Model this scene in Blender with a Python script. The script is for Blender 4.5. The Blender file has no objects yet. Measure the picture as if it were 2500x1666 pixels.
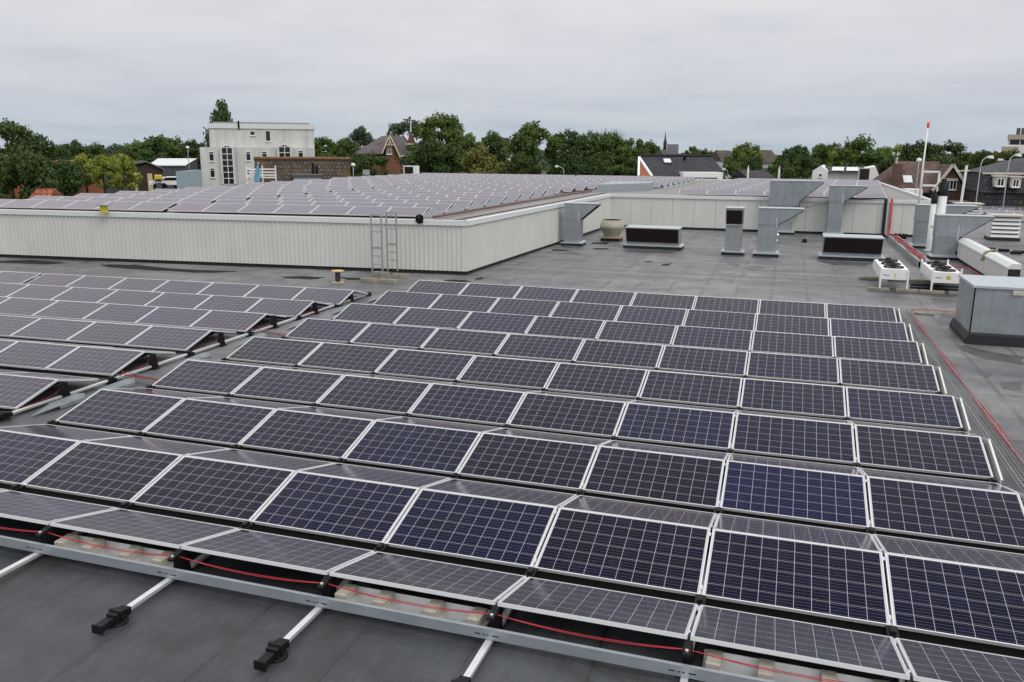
import bpy, bmesh, math, random
from mathutils import Vector, Matrix
from math import sin, cos, pi, radians
rnd = random.Random(7)
SC = bpy.context.scene
COL = SC.collection

# ------------------------------------------------------------------ camera
F, YAW, PIT, ROL = 2041.4, -0.3129, 0.2241, 0.0065
CAM = Vector((10.5485, -6.3187, 4.2229))
fw = Vector((sin(YAW) * cos(PIT), cos(YAW) * cos(PIT), -sin(PIT)))
rt0 = Vector((cos(YAW), -sin(YAW), 0)); up0 = rt0.cross(fw)
rt = cos(ROL) * rt0 + sin(ROL) * up0; up = cos(ROL) * up0 - sin(ROL) * rt0
cd = bpy.data.cameras.new("camera"); cam = bpy.data.objects.new("camera", cd); COL.objects.link(cam)
cd.sensor_width = 36; cd.sensor_fit = 'HORIZONTAL'; cd.lens = F / 2500 * 36
cd.clip_start = 0.05; cd.clip_end = 6000
m = Matrix(((rt.x, up.x, -fw.x), (rt.y, up.y, -fw.y), (rt.z, up.z, -fw.z))).to_4x4()
m.translation = CAM; cam.matrix_world = m; SC.camera = cam

# ------------------------------------------------------------------ light
SUN_EL, SUN_AZ = radians(50), radians(125)      # azimuth clockwise from +Y
w = bpy.data.worlds.new("World"); SC.world = w; w.use_nodes = True
nt = w.node_tree; nt.nodes.clear()
def nd(nt, t, **k):
    n = nt.nodes.new(t)
    for a, v in k.items(): setattr(n, a, v)
    return n
def lk(nt, a, b): nt.links.new(a, b)
def mth(nt, op, a, b=None, clamp=False):
    n = nd(nt, 'ShaderNodeMath', operation=op, use_clamp=clamp)
    for i, v in enumerate((a, b)):
        if v is None: continue
        if isinstance(v, (int, float)): n.inputs[i].default_value = v
        else: lk(nt, v, n.inputs[i])
    return n.outputs[0]
def ramp(nt, fac, stops, interp='LINEAR'):
    n = nd(nt, 'ShaderNodeValToRGB'); cr = n.color_ramp; cr.interpolation = interp
    while len(cr.elements) < len(stops): cr.elements.new(0.5)
    for e, (p, c) in zip(cr.elements, stops):
        e.position = p; e.color = (c[0], c[1], c[2], 1)
    lk(nt, fac, n.inputs[0]); return n.outputs[0]
def mixc(nt, fac, a, b, mode='MIX'):
    n = nd(nt, 'ShaderNodeMix', data_type='RGBA', blend_type=mode)
    for i, v in ((0, fac), (6, a), (7, b)):
        if isinstance(v, (int, float)): n.inputs[i].default_value = v
        elif isinstance(v, tuple): n.inputs[i].default_value = (v[0], v[1], v[2], 1)
        else: lk(nt, v, n.inputs[i])
    return n.outputs[2]
def noise(nt, vec, scale, detail=4, rough=.5, dist=0):
    n = nd(nt, 'ShaderNodeTexNoise'); n.inputs['Scale'].default_value = scale
    n.inputs['Detail'].default_value = detail; n.inputs['Roughness'].default_value = rough
    n.inputs['Distortion'].default_value = dist
    if vec is not None: lk(nt, vec, n.inputs['Vector'])
    return n.outputs['Fac']
sky = nd(nt, 'ShaderNodeTexSky', sky_type='NISHITA', sun_disc=False, sun_elevation=SUN_EL, sun_rotation=SUN_AZ)
bg1 = nd(nt, 'ShaderNodeBackground'); lk(nt, sky.outputs[0], bg1.inputs[0]); bg1.inputs[1].default_value = 0.05
tc = nd(nt, 'ShaderNodeTexCoord'); sep = nd(nt, 'ShaderNodeSeparateXYZ'); lk(nt, tc.outputs['Generated'], sep.inputs[0])
zz = mth(nt, 'MAXIMUM', sep.outputs[2], 0.0)
grad = ramp(nt, zz, [(0, (.57, .645, .715)), (.045, (.63, .68, .75)), (.09, (.735, .745, .80)), (.14, (.82, .815, .84)), (.2, (.87, .86, .88)),
                     (.35, (.97, .95, .97)), (1, (1.5, 1.47, 1.45))])
zd = mth(nt, 'ADD', zz, 0.10)
cmb = nd(nt, 'ShaderNodeCombineXYZ')
lk(nt, mth(nt, 'DIVIDE', sep.outputs[0], zd), cmb.inputs[0]); lk(nt, mth(nt, 'DIVIDE', sep.outputs[1], zd), cmb.inputs[1])
n1 = noise(nt, cmb.outputs[0], .55, 5, .5, .4); n2 = noise(nt, cmb.outputs[0], 1.9, 5, .55, .3)
nn = mth(nt, 'ADD', mth(nt, 'MULTIPLY', n1, .78), mth(nt, 'MULTIPLY', n2, .22))
cl = ramp(nt, nn, [(.30, (.82, .86, .91)), (.48, (.98, .985, 1.0)), (.68, (1.10, 1.085, 1.07))])
skyc = mixc(nt, 1.0, grad, cl, 'MULTIPLY')
bg2 = nd(nt, 'ShaderNodeBackground'); lk(nt, skyc, bg2.inputs[0]); bg2.inputs[1].default_value = .93
add = nd(nt, 'ShaderNodeMixShader'); add.inputs[0].default_value = .93
lk(nt, bg1.outputs[0], add.inputs[1]); lk(nt, bg2.outputs[0], add.inputs[2])
out = nd(nt, 'ShaderNodeOutputWorld'); lk(nt, add.outputs[0], out.inputs[0])
sd = bpy.data.lights.new("sun", 'SUN'); sd.energy = 1.3; sd.angle = radians(30); sd.color = (1, .97, .93)
so = bpy.data.objects.new("sun", sd); COL.objects.link(so)
sdir = Vector((sin(SUN_AZ) * cos(SUN_EL), cos(SUN_AZ) * cos(SUN_EL), sin(SUN_EL)))
so.rotation_euler = sdir.to_track_quat('Z', 'Y').to_euler(); so.location = (0, 0, 60)
vs = SC.view_settings; vs.view_transform = 'Standard'; vs.look = 'None'; vs.exposure = 0; vs.gamma = 1

# ------------------------------------------------------------------ measuring helpers (photo point -> place)
def ray(x, y): return fw + rt * ((x - 1250) / F) - up * ((y - 833) / F)
def G(x, y, z=0.0):                 # point of a level surface
    d = ray(x, y); return CAM + d * ((z - CAM.z) / d.z)
fh = Vector((sin(YAW), cos(YAW), 0)); TH = -YAW
def S(x, D, y=400):                 # sideways metres at depth D
    d = ray(x, y); k = D / d.dot(fh); return k * d.dot(rt0)
def Z(x, y, D):                     # height at depth D
    d = ray(x, y); return CAM.z + d.z * D / d.dot(fh)
def W(s, d, z=0): return Vector((CAM.x, CAM.y, 0)) + rt0 * s + fh * d + Vector((0, 0, z))
GZ = -6.0                           # street level

# ------------------------------------------------------------------ mesh helpers
class MB:
    def __init__(s): s.v = []; s.f = []; s.mi = []; s.uv = {}
    def add(s, vs, fs, mi=0, M=None):
        o = len(s.v)
        for p in vs:
            p = Vector(p); s.v.append(M @ p if M else p)
        for f in fs: s.f.append([o + i for i in f]); s.mi.append(mi)
        return s
    def box(s, x0, x1, y0, y1, z0, z1, mi=0, M=None):
        return s.add([(x0, y0, z0), (x1, y0, z0), (x1, y1, z0), (x0, y1, z0), (x0, y0, z1), (x1, y0, z1), (x1, y1, z1), (x0, y1, z1)],
                     [(0, 3, 2, 1), (4, 5, 6, 7), (0, 1, 5, 4), (1, 2, 6, 5), (2, 3, 7, 6), (3, 0, 4, 7)], mi, M)
    def poly(s, pts, mi=0): return s.add(pts, [tuple(range(len(pts)))], mi)
    def prism(s, pts, ax, a, b, mi=0, M=None):   # 2-D outline extruded along axis ax ('x','y','z') from a to b
        def p3(p, t): return (t, p[0], p[1]) if ax == 'x' else ((p[0], t, p[1]) if ax == 'y' else (p[0], p[1], t))
        n = len(pts); v = [p3(p, a) for p in pts] + [p3(p, b) for p in pts]
        f = [tuple(range(n))[::-1], tuple(range(n, 2 * n))] + [(i, (i + 1) % n, n + (i + 1) % n, n + i) for i in range(n)]
        return s.add(v, f, mi, M)
    def bar(s, a, b, w, h=None, mi=0):           # rectangular bar between two points
        a, b = Vector(a), Vector(b); h = h or w; d = (b - a); L = d.length; d.normalize()
        q = d.to_track_quat('Y', 'Z').to_matrix().to_4x4(); q.translation = a
        return s.box(-w / 2, w / 2, 0, L, -h / 2, h / 2, mi, q)
    def tube(s, pts, r, n=8, mi=0, caps=True):
        pts = [Vector(p) for p in pts]; rs = r if isinstance(r, (list, tuple)) else [r] * len(pts)
        o = len(s.v); up_ = Vector((0, 0, 1)); prev = None
        for i, p in enumerate(pts):
            d = (pts[min(i + 1, len(pts) - 1)] - pts[max(i - 1, 0)]).normalized()
            if prev is None:
                a = d.cross(up_); a = a if a.length > 1e-3 else Vector((1, 0, 0))
            else: a = prev - d * prev.dot(d)
            a.normalize(); prev = a; b = d.cross(a)
            for k in range(n):
                t = 2 * pi * k / n; s.v.append(p + (a * cos(t) + b * sin(t)) * rs[i])
        for i in range(len(pts) - 1):
            for k in range(n):
                s.f.append([o + i * n + k, o + i * n + (k + 1) % n, o + (i + 1) * n + (k + 1) % n, o + (i + 1) * n + k]); s.mi.append(mi)
        if caps:
            s.f.append([o + k for k in range(n)][::-1]); s.mi.append(mi)
            e = o + (len(pts) - 1) * n; s.f.append([e + k for k in range(n)]); s.mi.append(mi)
        return s
    def lathe(s, prof, n=24, c=(0, 0, 0), mi=0):
        o = len(s.v); c = Vector(c)
        for r, z in prof:
            for k in range(n): s.v.append(c + Vector((r * cos(2 * pi * k / n), r * sin(2 * pi * k / n), z)))
        for i in range(len(prof) - 1):
            for k in range(n):
                s.f.append([o + i * n + k, o + i * n + (k + 1) % n, o + (i + 1) * n + (k + 1) % n, o + (i + 1) * n + k]); s.mi.append(mi)
        return s
    def mesh(s, name, mats, smooth=False):
        me = bpy.data.meshes.new(name); me.from_pydata([tuple(p) for p in s.v], [], s.f)
        mats = mats if isinstance(mats, (list, tuple)) else [mats]
        for mm in mats: me.materials.append(mm)
        me.polygons.foreach_set('material_index', s.mi)
        if smooth: me.polygons.foreach_set('use_smooth', [True] * len(s.f))
        me.update(); return me
    def build(s, name, mats, parent=None, smooth=False, bevel=0):
        o = bpy.data.objects.new(name, s.mesh(name, mats, smooth)); COL.objects.link(o)
        if parent is not None: o.parent = parent
        if bevel:
            b = o.modifiers.new('bevel', 'BEVEL'); b.width = bevel; b.segments = 2; b.limit_method = 'ANGLE'
        return o
def tag(o, label=None, cat=None, group=None, kind=None):
    if label: o['label'] = label
    if cat: o['category'] = cat
    if group: o['group'] = group
    if kind: o['kind'] = kind
    return o
def thing(name, label, cat, loc=(0, 0, 0), rz=0, group=None):
    o = bpy.data.objects.new(name, None); o.empty_display_size = .2; COL.objects.link(o)
    o.location = loc; o.rotation_euler = (0, 0, rz); return tag(o, label, cat, group)
def copy_tree(o, parent=None):
    c = o.copy(); COL.objects.link(c)
    if parent is not None: c.parent = parent
    for ch in list(o.children): copy_tree(ch, c)
    return c
ORD = ['', 'first', 'second', 'third', 'fourth', 'fifth', 'sixth', 'seventh', 'eighth', 'ninth', 'tenth', 'eleventh', 'twelfth',
       'thirteenth', 'fourteenth', 'fifteenth', 'sixteenth', 'seventeenth', 'eighteenth', 'nineteenth', 'twentieth']

# ------------------------------------------------------------------ materials
def mat(name, c, rough=.6, metal=0, spec=.5, var=.12, vscale=3., bump=0, bscale=40., coord='Object', streak=0, sscale=1.6):
    mt = bpy.data.materials.new(name); mt.use_nodes = True; nt = mt.node_tree
    b = nt.nodes['Principled BSDF']; b.inputs['Roughness'].default_value = rough
    b.inputs['Metallic'].default_value = metal; b.inputs['Specular IOR Level'].default_value = spec
    tc = nd(nt, 'ShaderNodeTexCoord'); v = tc.outputs[coord]
    f = noise(nt, v, vscale, 5, .6)
    lo = tuple(x * (1 - var) for x in c); hi = tuple(min(1, x * (1 + var)) for x in c)
    col = ramp(nt, f, [(.3, lo), (.7, hi)])
    if streak:
        mp = nd(nt, 'ShaderNodeMapping'); mp.inputs['Scale'].default_value = (5, 5, .35); lk(nt, v, mp.inputs[0])
        f2 = noise(nt, mp.outputs[0], sscale, 6, .65)
        k = ramp(nt, f2, [(.42, (1, 1, 1)), (.75, (1 - streak, 1 - streak, 1 - streak * 1.05))])
        col = mixc(nt, 1, col, k, 'MULTIPLY')
    lk(nt, col, b.inputs['Base Color'])
    if bump:
        bn = nd(nt, 'ShaderNodeBump'); bn.inputs['Strength'].default_value = bump; bn.inputs['Distance'].default_value = .02
        lk(nt, noise(nt, v, bscale, 4, .6), bn.inputs['Height']); lk(nt, bn.outputs[0], b.inputs['Normal'])
    return mt
M = {}
M['frame'] = mat('anodised_aluminium', (.72, .73, .74), .42, .35, var=.03)
M['alu'] = mat('bare_aluminium', (.74, .75, .76), .38, .6, var=.06, vscale=8)
M['galv'] = mat('galvanised_steel', (.285, .32, .34), .5, .35, var=.16, vscale=2.2, streak=.12)
M['galvlight'] = mat('galvanised_sheet_edge', (.46, .51, .54), .45, .3, var=.06)
M['galvrail'] = mat('galvanised_channel', (.35, .39, .42), .42, .45, var=.10, vscale=5)
M['black'] = mat('black_plastic', (.008, .008, .009), .5, spec=.2, var=.2)
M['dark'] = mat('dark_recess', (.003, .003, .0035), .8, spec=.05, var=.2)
M['mesh'] = mat('dark_grille', (.022, .015, .013), .7, spec=.2, var=.5, vscale=25)
M['bitumen'] = mat('bitumen_flashing', (.022, .023, .025), .6, spec=.3, var=.3)
M['clad'] = mat('cream_white_cladding', (.60, .61, .58), .5, var=.04, vscale=.9, streak=.08, sscale=.45)
M['cap'] = mat('white_flashing', (.64, .67, .66), .45, var=.03)
M['white'] = mat('white_paint', (.80, .80, .79), .45, var=.03)
M['red'] = mat('red_cable', (.40, .026, .034), .5, var=.1)
M['reddark'] = mat('dark_red_cable', (.22, .02, .025), .5, var=.1)
M['redbrown'] = mat('faded_red_duct', (.15, .07, .07), .6, var=.25, vscale=6)
M['brick_light'] = mat('beige_paver', (.46, .43, .365), .85, spec=.2, var=.15, vscale=20, bump=.3)
M['concrete'] = mat('mossy_concrete', (.25, .235, .19), .9, spec=.2, var=.35, vscale=9, bump=.5)
M['cream'] = mat('cream_fibreglass', (.34, .325, .26), .6, var=.1, vscale=5, streak=.15)
M['rust'] = mat('rusty_plate', (.30, .22, .13), .8, var=.4, vscale=9)
M['wood'] = mat('pale_wood', (.55, .40, .20), .7, var=.15, vscale=6)
M['yellow'] = mat('yellow_paint', (.55, .48, .03), .5, var=.08)
M['bluewht'] = mat('blue_mark', (.05, .16, .55), .5, var=.05)
M['orange'] = mat('orange_red_lamp', (.75, .10, .03), .4, var=.05)
M['tray'] = mat('wire_tray', (.32, .34, .34), .5, .5, var=.2, vscale=12)
M['greypipe'] = mat('grey_pipe', (.28, .34, .32), .5, var=.1)
M['dullgalv'] = mat('dull_galvanised_sheet', (.17, .195, .21), .5, .3, var=.25, vscale=4)
M['ladder'] = mat('dull_aluminium', (.30, .31, .30), .5, .2, var=.1)
M['stone'] = mat('pale_stone', (.5, .48, .42), .8, var=.12)
M['trunk'] = mat('bark', (.07, .055, .04), .9, spec=.2, var=.3, vscale=6)
M['pane'] = mat('window_glass', (.015, .02, .022), .12, spec=.5, var=.3, vscale=1.2)
M['winframe'] = mat('white_window_frame', (.78, .78, .76), .5, var=.04)
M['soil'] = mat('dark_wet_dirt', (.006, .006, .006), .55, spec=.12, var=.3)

def roof_membrane():
    mt = bpy.data.materials.new('roof_membrane'); mt.use_nodes = True; nt = mt.node_tree; b = nt.nodes['Principled BSDF']
    tc = nd(nt, 'ShaderNodeTexCoord'); v = tc.outputs['Object']
    n1 = noise(nt, v, .16, 6, .6, .6); n2 = noise(nt, v, 1.3, 6, .65); n3 = noise(nt, v, 55, 3, .7)
    sp = nd(nt, 'ShaderNodeSeparateXYZ'); lk(nt, v, sp.inputs[0])
    base = ramp(nt, n1, [(.32, (.088, .090, .096)), (.50, (.140, .142, .147)), (.66, (.200, .200, .200))])
    base = mixc(nt, 1, base, ramp(nt, n2, [(.3, (.70, .71, .73)), (.7, (1.26, 1.26, 1.26))]), 'MULTIPLY')
    base = mixc(nt, 1, base, ramp(nt, n3, [(.25, (.78, .78, .78)), (.75, (1.2, 1.2, 1.2))]), 'MULTIPLY')
    # darker felt near the front edge of the roof
    fr = mth(nt, 'MULTIPLY', mth(nt, 'ADD', sp.outputs[1], -1.0), .12, True)
    base = mixc(nt, fr, mixc(nt, 1, base, (.37, .40, .435), 'MULTIPLY'), base)
    # welded roll seams
    mp = nd(nt, 'ShaderNodeMapping'); mp.inputs['Rotation'].default_value = (0, 0, radians(90)); lk(nt, v, mp.inputs[0])
    wob = nd(nt, 'ShaderNodeMix', data_type='RGBA'); wob.inputs[0].default_value = .012
    nc = nd(nt, 'ShaderNodeTexNoise'); nc.inputs['Scale'].default_value = 1.1; lk(nt, v, nc.inputs['Vector'])
    lk(nt, mp.outputs[0], wob.inputs[6]); lk(nt, nc.outputs['Color'], wob.inputs[7])
    def seam(vec, bw, rh, ms, off):
        br = nd(nt, 'ShaderNodeTexBrick'); br.offset = off; lk(nt, vec, br.inputs['Vector'])
        br.inputs['Scale'].default_value = 1; br.inputs['Brick Width'].default_value = bw; br.inputs['Row Height'].default_value = rh
        br.inputs['Mortar Size'].default_value = ms; br.inputs['Mortar Smooth'].default_value = .3
        return br.outputs['Fac']
    s1 = seam(wob.outputs[2], 7.3, 1.02, .011, .37)
    s2 = seam(wob.outputs[2], 7.3, 1.02, .07, .37)
    brk = ramp(nt, noise(nt, v, .9, 4, .6), [(.38, (.15, .15, .15)), (.6, (1, 1, 1))])
    nr = mth(nt, 'SUBTRACT', 1.0, mth(nt, 'MULTIPLY', mth(nt, 'ADD', sp.outputs[1], -4.0), .05, True)); k1 = mth(nt, 'MULTIPLY', s1, mth(nt, 'MULTIPLY', brk, mth(nt, 'ADD', .3, mth(nt, 'MULTIPLY', nr, .65)))); k2 = mth(nt, 'MULTIPLY', s2, mth(nt, 'MULTIPLY', brk, .30))
    base = mixc(nt, k1, base, (.02, .02, .021)); base = mixc(nt, k2, base, (.03, .03, .031))
    far = mth(nt, 'MULTIPLY', mth(nt, 'ADD', sp.outputs[1], -17.6), 4, True)
    wob2 = nd(nt, 'ShaderNodeMix', data_type='RGBA'); wob2.inputs[0].default_value = .012; lk(nt, v, wob2.inputs[6]); lk(nt, nc.outputs['Color'], wob2.inputs[7])
    s3 = seam(wob2.outputs[2], 9.1, 1.9, .022, .41); s4 = seam(wob2.outputs[2], 9.1, 1.9, .16, .41)
    base = mixc(nt, mth(nt, 'MULTIPLY', far, mth(nt, 'MULTIPLY', s4, .22)), base, (.36, .35, .33))
    base = mixc(nt, mth(nt, 'MULTIPLY', far, mth(nt, 'MULTIPLY', s3, mth(nt, 'MULTIPLY', brk, .6))), base, (.035, .035, .036))
    mp3 = nd(nt, 'ShaderNodeMapping'); mp3.inputs['Scale'].default_value = (7, .9, 1); mp3.inputs['Rotation'].default_value = (0, 0, radians(62)); lk(nt, v, mp3.inputs[0])
    n6 = noise(nt, mp3.outputs[0], 2.2, 6, .7)
    base = mixc(nt, 1, base, ramp(nt, n6, [(.3, (.86, .86, .86)), (.7, (1.15, 1.15, 1.15))]), 'MULTIPLY')
    n7 = noise(nt, v, 150, 2, .5)
    base = mixc(nt, ramp(nt, n7, [(.74, (0, 0, 0)), (.78, (.35, .35, .35))]), base, (.35, .35, .34))
    # cross rolls in the middle of the roof: pale long smears
    mp2 = nd(nt, 'ShaderNodeMapping'); mp2.inputs['Scale'].default_value = (.10, 1.1, 1); mp2.inputs['Rotation'].default_value = (0, 0, radians(-3)); lk(nt, v, mp2.inputs[0])
    n4 = noise(nt, mp2.outputs[0], 1, 4, .6)
    base = mixc(nt, 1, base, ramp(nt, n4, [(.35, (.86, .86, .87)), (.65, (1.14, 1.14, 1.13))]), 'MULTIPLY')
    # dirt blots and lime specks
    n5 = noise(nt, v, .42, 7, .7, 1.0)
    base = mixc(nt, ramp(nt, n5, [(.56, (0, 0, 0)), (.66, (.6, .6, .6))]), base, (.03, .029, .027))
    lk(nt, base, b.inputs['Base Color'])
    lk(nt, ramp(nt, n1, [(.35, (.30, .30, .30)), (.6, (.60, .60, .60))]), b.inputs['Roughness'])
    b.inputs['Specular IOR Level'].default_value = .45
    bn = nd(nt, 'ShaderNodeBump'); bn.inputs['Strength'].default_value = .5; bn.inputs['Distance'].default_value = .012
    lk(nt, mth(nt, 'ADD', n3, mth(nt, 'ADD', mth(nt, 'MULTIPLY', n2, 1.5), mth(nt, 'MULTIPLY', noise(nt, v, 7, 5, .65, 1.2), 2.0))), bn.inputs['Height']); lk(nt, bn.outputs[0], b.inputs['Normal'])
    return mt
M['roof'] = roof_membrane()

def solar_glass(name='solar_cells', dust_glare=(0, 0, 0)):
    mt = bpy.data.materials.new(name); mt.use_nodes = True; nt = mt.node_tree; b = nt.nodes['Principled BSDF']
    uv = nd(nt, 'ShaderNodeUVMap'); uv.uv_map = 'cells'; sp = nd(nt, 'ShaderNodeSeparateXYZ'); lk(nt, uv.outputs[0], sp.inputs[0])
    u, v = sp.outputs[0], sp.outputs[1]
    oi = nd(nt, 'ShaderNodeObjectInfo'); ge = nd(nt, 'ShaderNodeNewGeometry')
    r = mth(nt, 'FRACT', mth(nt, 'ADD', oi.outputs['Random'], ge.outputs['Random Per Island']))
    def edge(x, w):
        d = mth(nt, 'ABSOLUTE', mth(nt, 'SUBTRACT', mth(nt, 'FRACT', x), .5)); return mth(nt, 'GREATER_THAN', d, .5 - w)
    grid = mth(nt, 'MAXIMUM', edge(u, .0105), edge(v, .0088))
    bus = mth(nt, 'MULTIPLY', edge(mth(nt, 'ADD', mth(nt, 'MULTIPLY', v, 4), .5), .018), .45)
    o1 = mth(nt, 'GREATER_THAN', mth(nt, 'ABSOLUTE', mth(nt, 'SUBTRACT', u, 5)), 4.995)
    o2 = mth(nt, 'GREATER_THAN', mth(nt, 'ABSOLUTE', mth(nt, 'SUBTRACT', v, 3)), 2.995)
    line = mth(nt, 'MAXIMUM', mth(nt, 'MAXIMUM', grid, bus), mth(nt, 'MAXIMUM', o1, o2))
    # each cell its own shade of polycrystalline blue
    fl = nd(nt, 'ShaderNodeVectorMath', operation='FLOOR'); lk(nt, uv.outputs[0], fl.inputs[0])
    wn = nd(nt, 'ShaderNodeTexWhiteNoise', noise_dimensions='4D'); lk(nt, fl.outputs[0], wn.inputs['Vector']); lk(nt, r, wn.inputs['W'])
    body = ramp(nt, r, [(0, (.0055, .0052, .017)), (.5, (.0048, .0056, .021)), (.86, (.0042, .006, .026)), (.95, (.003, .006, .036)), (1, (.0052, .0055, .019))])
    body = mixc(nt, 1, body, ramp(nt, wn.outputs['Value'], [(0, (.82, .82, .82)), (1, (1.2, 1.2, 1.2))]), 'MULTIPLY')
    n = noise(nt, uv.outputs[0], 2.5, 4, .7)
    body = mixc(nt, 1, body, ramp(nt, n, [(.3, (.9, .9, .9)), (.7, (1.12, 1.12, 1.1))]), 'MULTIPLY')
    dn4 = nd(nt, 'ShaderNodeTexNoise', noise_dimensions='4D'); lk(nt, uv.outputs[0], dn4.inputs['Vector']); lk(nt, mth(nt, 'MULTIPLY', r, 40), dn4.inputs['W'])
    dn4.inputs['Scale'].default_value = .55; dn4.inputs['Detail'].default_value = 6; dn4.inputs['Roughness'].default_value = .65
    body = mixc(nt, 1, body, ramp(nt, dn4.outputs['Fac'], [(.48, (0, 0, 0)), (.78, (.007, .0068, .007))]), 'ADD')
    if dust_glare[0]: body = mixc(nt, 1, body, dust_glare, 'ADD')        # dusty film and veiling glare, both put into the body colour
    lk(nt, mixc(nt, line, body, (.50, .51, .53)), b.inputs['Base Color'])
    b.inputs['Roughness'].default_value = .6; b.inputs['Specular IOR Level'].default_value = 0
    # anti-reflective glass: hardly any mirror when seen squarely, strong towards grazing
    lw = nd(nt, 'ShaderNodeLayerWeight'); fac = mth(nt, 'MULTIPLY', mth(nt, 'POWER', lw.outputs['Facing'], 4.6), .92, True)
    gl = nd(nt, 'ShaderNodeBsdfGlossy'); gl.inputs['Color'].default_value = (1, .955, .975, 1); gl.inputs['Roughness'].default_value = .13
    mx = nd(nt, 'ShaderNodeMixShader'); lk(nt, fac, mx.inputs[0]); lk(nt, b.outputs[0], mx.inputs[1]); lk(nt, gl.outputs[0], mx.inputs[2])
    lk(nt, mx.outputs[0], nt.nodes['Material Output'].inputs[0])
    return mt
M['cells'] = solar_glass('solar_cells', (.0015, .0014, .002)); M['cells_left'] = solar_glass('solar_cells_dust_glare', (.040, .036, .041)); M['cells_hall'] = solar_glass('solar_cells_heavy_dust_glare', (.115, .106, .116))

def tiles(name, c, sx=.3, sz=.35, var=.25, mort=.05, moss=None):
    mt = bpy.data.materials.new(name); mt.use_nodes = True; nt = mt.node_tree; b = nt.nodes['Principled BSDF']
    uv = nd(nt, 'ShaderNodeUVMap'); uv.uv_map = 'tile'
    br = nd(nt, 'ShaderNodeTexBrick'); br.offset = .5; lk(nt, uv.outputs[0], br.inputs['Vector'])
    br.inputs['Scale'].default_value = 1; br.inputs['Brick Width'].default_value = sx; br.inputs['Row Height'].default_value = sz
    br.inputs['Mortar Size'].default_value = mort * min(sx, sz); br.inputs['Mortar Smooth'].default_value = .6
    br.inputs['Color1'].default_value = (*[x * (1 - var) for x in c], 1); br.inputs['Color2'].default_value = (*[min(1, x * (1 + var)) for x in c], 1)
    br.inputs['Mortar'].default_value = (*[x * .45 for x in c], 1)
    n = noise(nt, uv.outputs[0], .5, 6, .6)
    col = mixc(nt, 1, br.outputs['Color'], ramp(nt, n, [(.3, (.75, .75, .75)), (.7, (1.25, 1.22, 1.18))]), 'MULTIPLY')
    if moss: col = mixc(nt, ramp(nt, noise(nt, uv.outputs[0], .8, 6, .7), [(.5, (0, 0, 0)), (.68, (.8, .8, .8))]), col, moss)
    lk(nt, col, b.inputs['Base Color']); b.inputs['Roughness'].default_value = .75; b.inputs['Specular IOR Level'].default_value = .3
    bn = nd(nt, 'ShaderNodeBump'); bn.inputs['Strength'].default_value = .6; bn.inputs['Distance'].default_value = .04
    lk(nt, br.outputs['Fac'], bn.inputs['Height']); bn.invert = True; lk(nt, bn.outputs[0], b.inputs['Normal'])
    return mt
M['brick'] = tiles('red_brick', (.15, .095, .072), .22, .065, .25, .16)
M['brickvilla'] = tiles('villa_brick', (.25, .12, .075), .22, .065, .2, .16)
M['brickorange'] = tiles('orange_brick', (.36, .13, .06), .22, .065, .25, .16)
M['tile_dark'] = tiles('dark_grey_tiles', (.040, .042, .050), .34, .36, .2, .12)
M['tile_brown'] = tiles('weathered_brown_tiles', (.085, .068, .055), .34, .36, .4, .2, (.13, .085, .03))
M['tile_redbrown'] = tiles('red_brown_tiles', (.115, .075, .062), .3, .34, .25, .12)
M['tile_purple'] = tiles('purple_grey_tiles', (.115, .095, .105), .3, .34, .18, .1)
M['tile_orange'] = tiles('orange_roof_tiles', (.30, .10, .05), .34, .4, .2, .12)
M['slate'] = tiles('slate_roof', (.075, .08, .09), .3, .25, .25, .1)
M['render'] = mat('weathered_white_render', (.60, .61, .585), .85, spec=.2, var=.10, vscale=.6, streak=.30, sscale=.22)
M['wallgrey'] = mat('grey_sheet_wall', (.065, .07, .085), .6, var=.1)
M['walldark'] = mat('dark_brown_boards', (.045, .026, .022), .8, var=.2)
M['wallblue'] = mat('pale_blue_sheet', (.34, .45, .50), .6, var=.06)
M['wallbeige'] = mat('beige_concrete', (.42, .37, .28), .8, var=.08)
M['yellowdoor'] = mat('pale_yellow_door', (.55, .47, .27), .6, var=.05)
M['boards'] = mat('cream_bargeboard', (.62, .53, .33), .6, var=.05)
M['roofwhite'] = mat('pale_sheet_roof', (.66, .69, .70), .5, var=.04)

def leaf(name, c, var=.45):
    mt = bpy.data.materials.new(name); mt.use_nodes = True; nt = mt.node_tree; b = nt.nodes['Principled BSDF']
    b.inputs['Roughness'].default_value = .6; b.inputs['Specular IOR Level'].default_value = .25
    tc = nd(nt, 'ShaderNodeTexCoord'); ge = nd(nt, 'ShaderNodeNewGeometry'); oi = nd(nt, 'ShaderNodeObjectInfo')
    f = noise(nt, tc.outputs['Object'], 5, 3, .6)
    f = mth(nt, 'ADD', mth(nt, 'MULTIPLY', f, .7), mth(nt, 'MULTIPLY', ge.outputs['Random Per Island'], .3))
    col = ramp(nt, f, [(.28, tuple(x * (1 - var) for x in c)), (.72, (min(1, c[0] * (1 + var * 1.3)), min(1, c[1] * (1 + var)), c[2] * (1 + var * .4)))])
    k = ramp(nt, oi.outputs['Random'], [(0, (.8, .85, .8)), (1, (1.2, 1.12, 1.0))])
    col = mixc(nt, 1, col, k, 'MULTIPLY'); lk(nt, col, b.inputs['Base Color'])
    tr = nd(nt, 'ShaderNodeBsdfTranslucent'); lk(nt, mixc(nt, 1, col, (1.1, 1.3, .6), 'MULTIPLY'), tr.inputs[0])
    mx = nd(nt, 'ShaderNodeMixShader'); mx.inputs[0].default_value = .22
    lk(nt, b.outputs[0], mx.inputs[1]); lk(nt, tr.outputs[0], mx.inputs[2]); lk(nt, mx.outputs[0], nt.nodes['Material Output'].inputs[0])
    return mt
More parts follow.
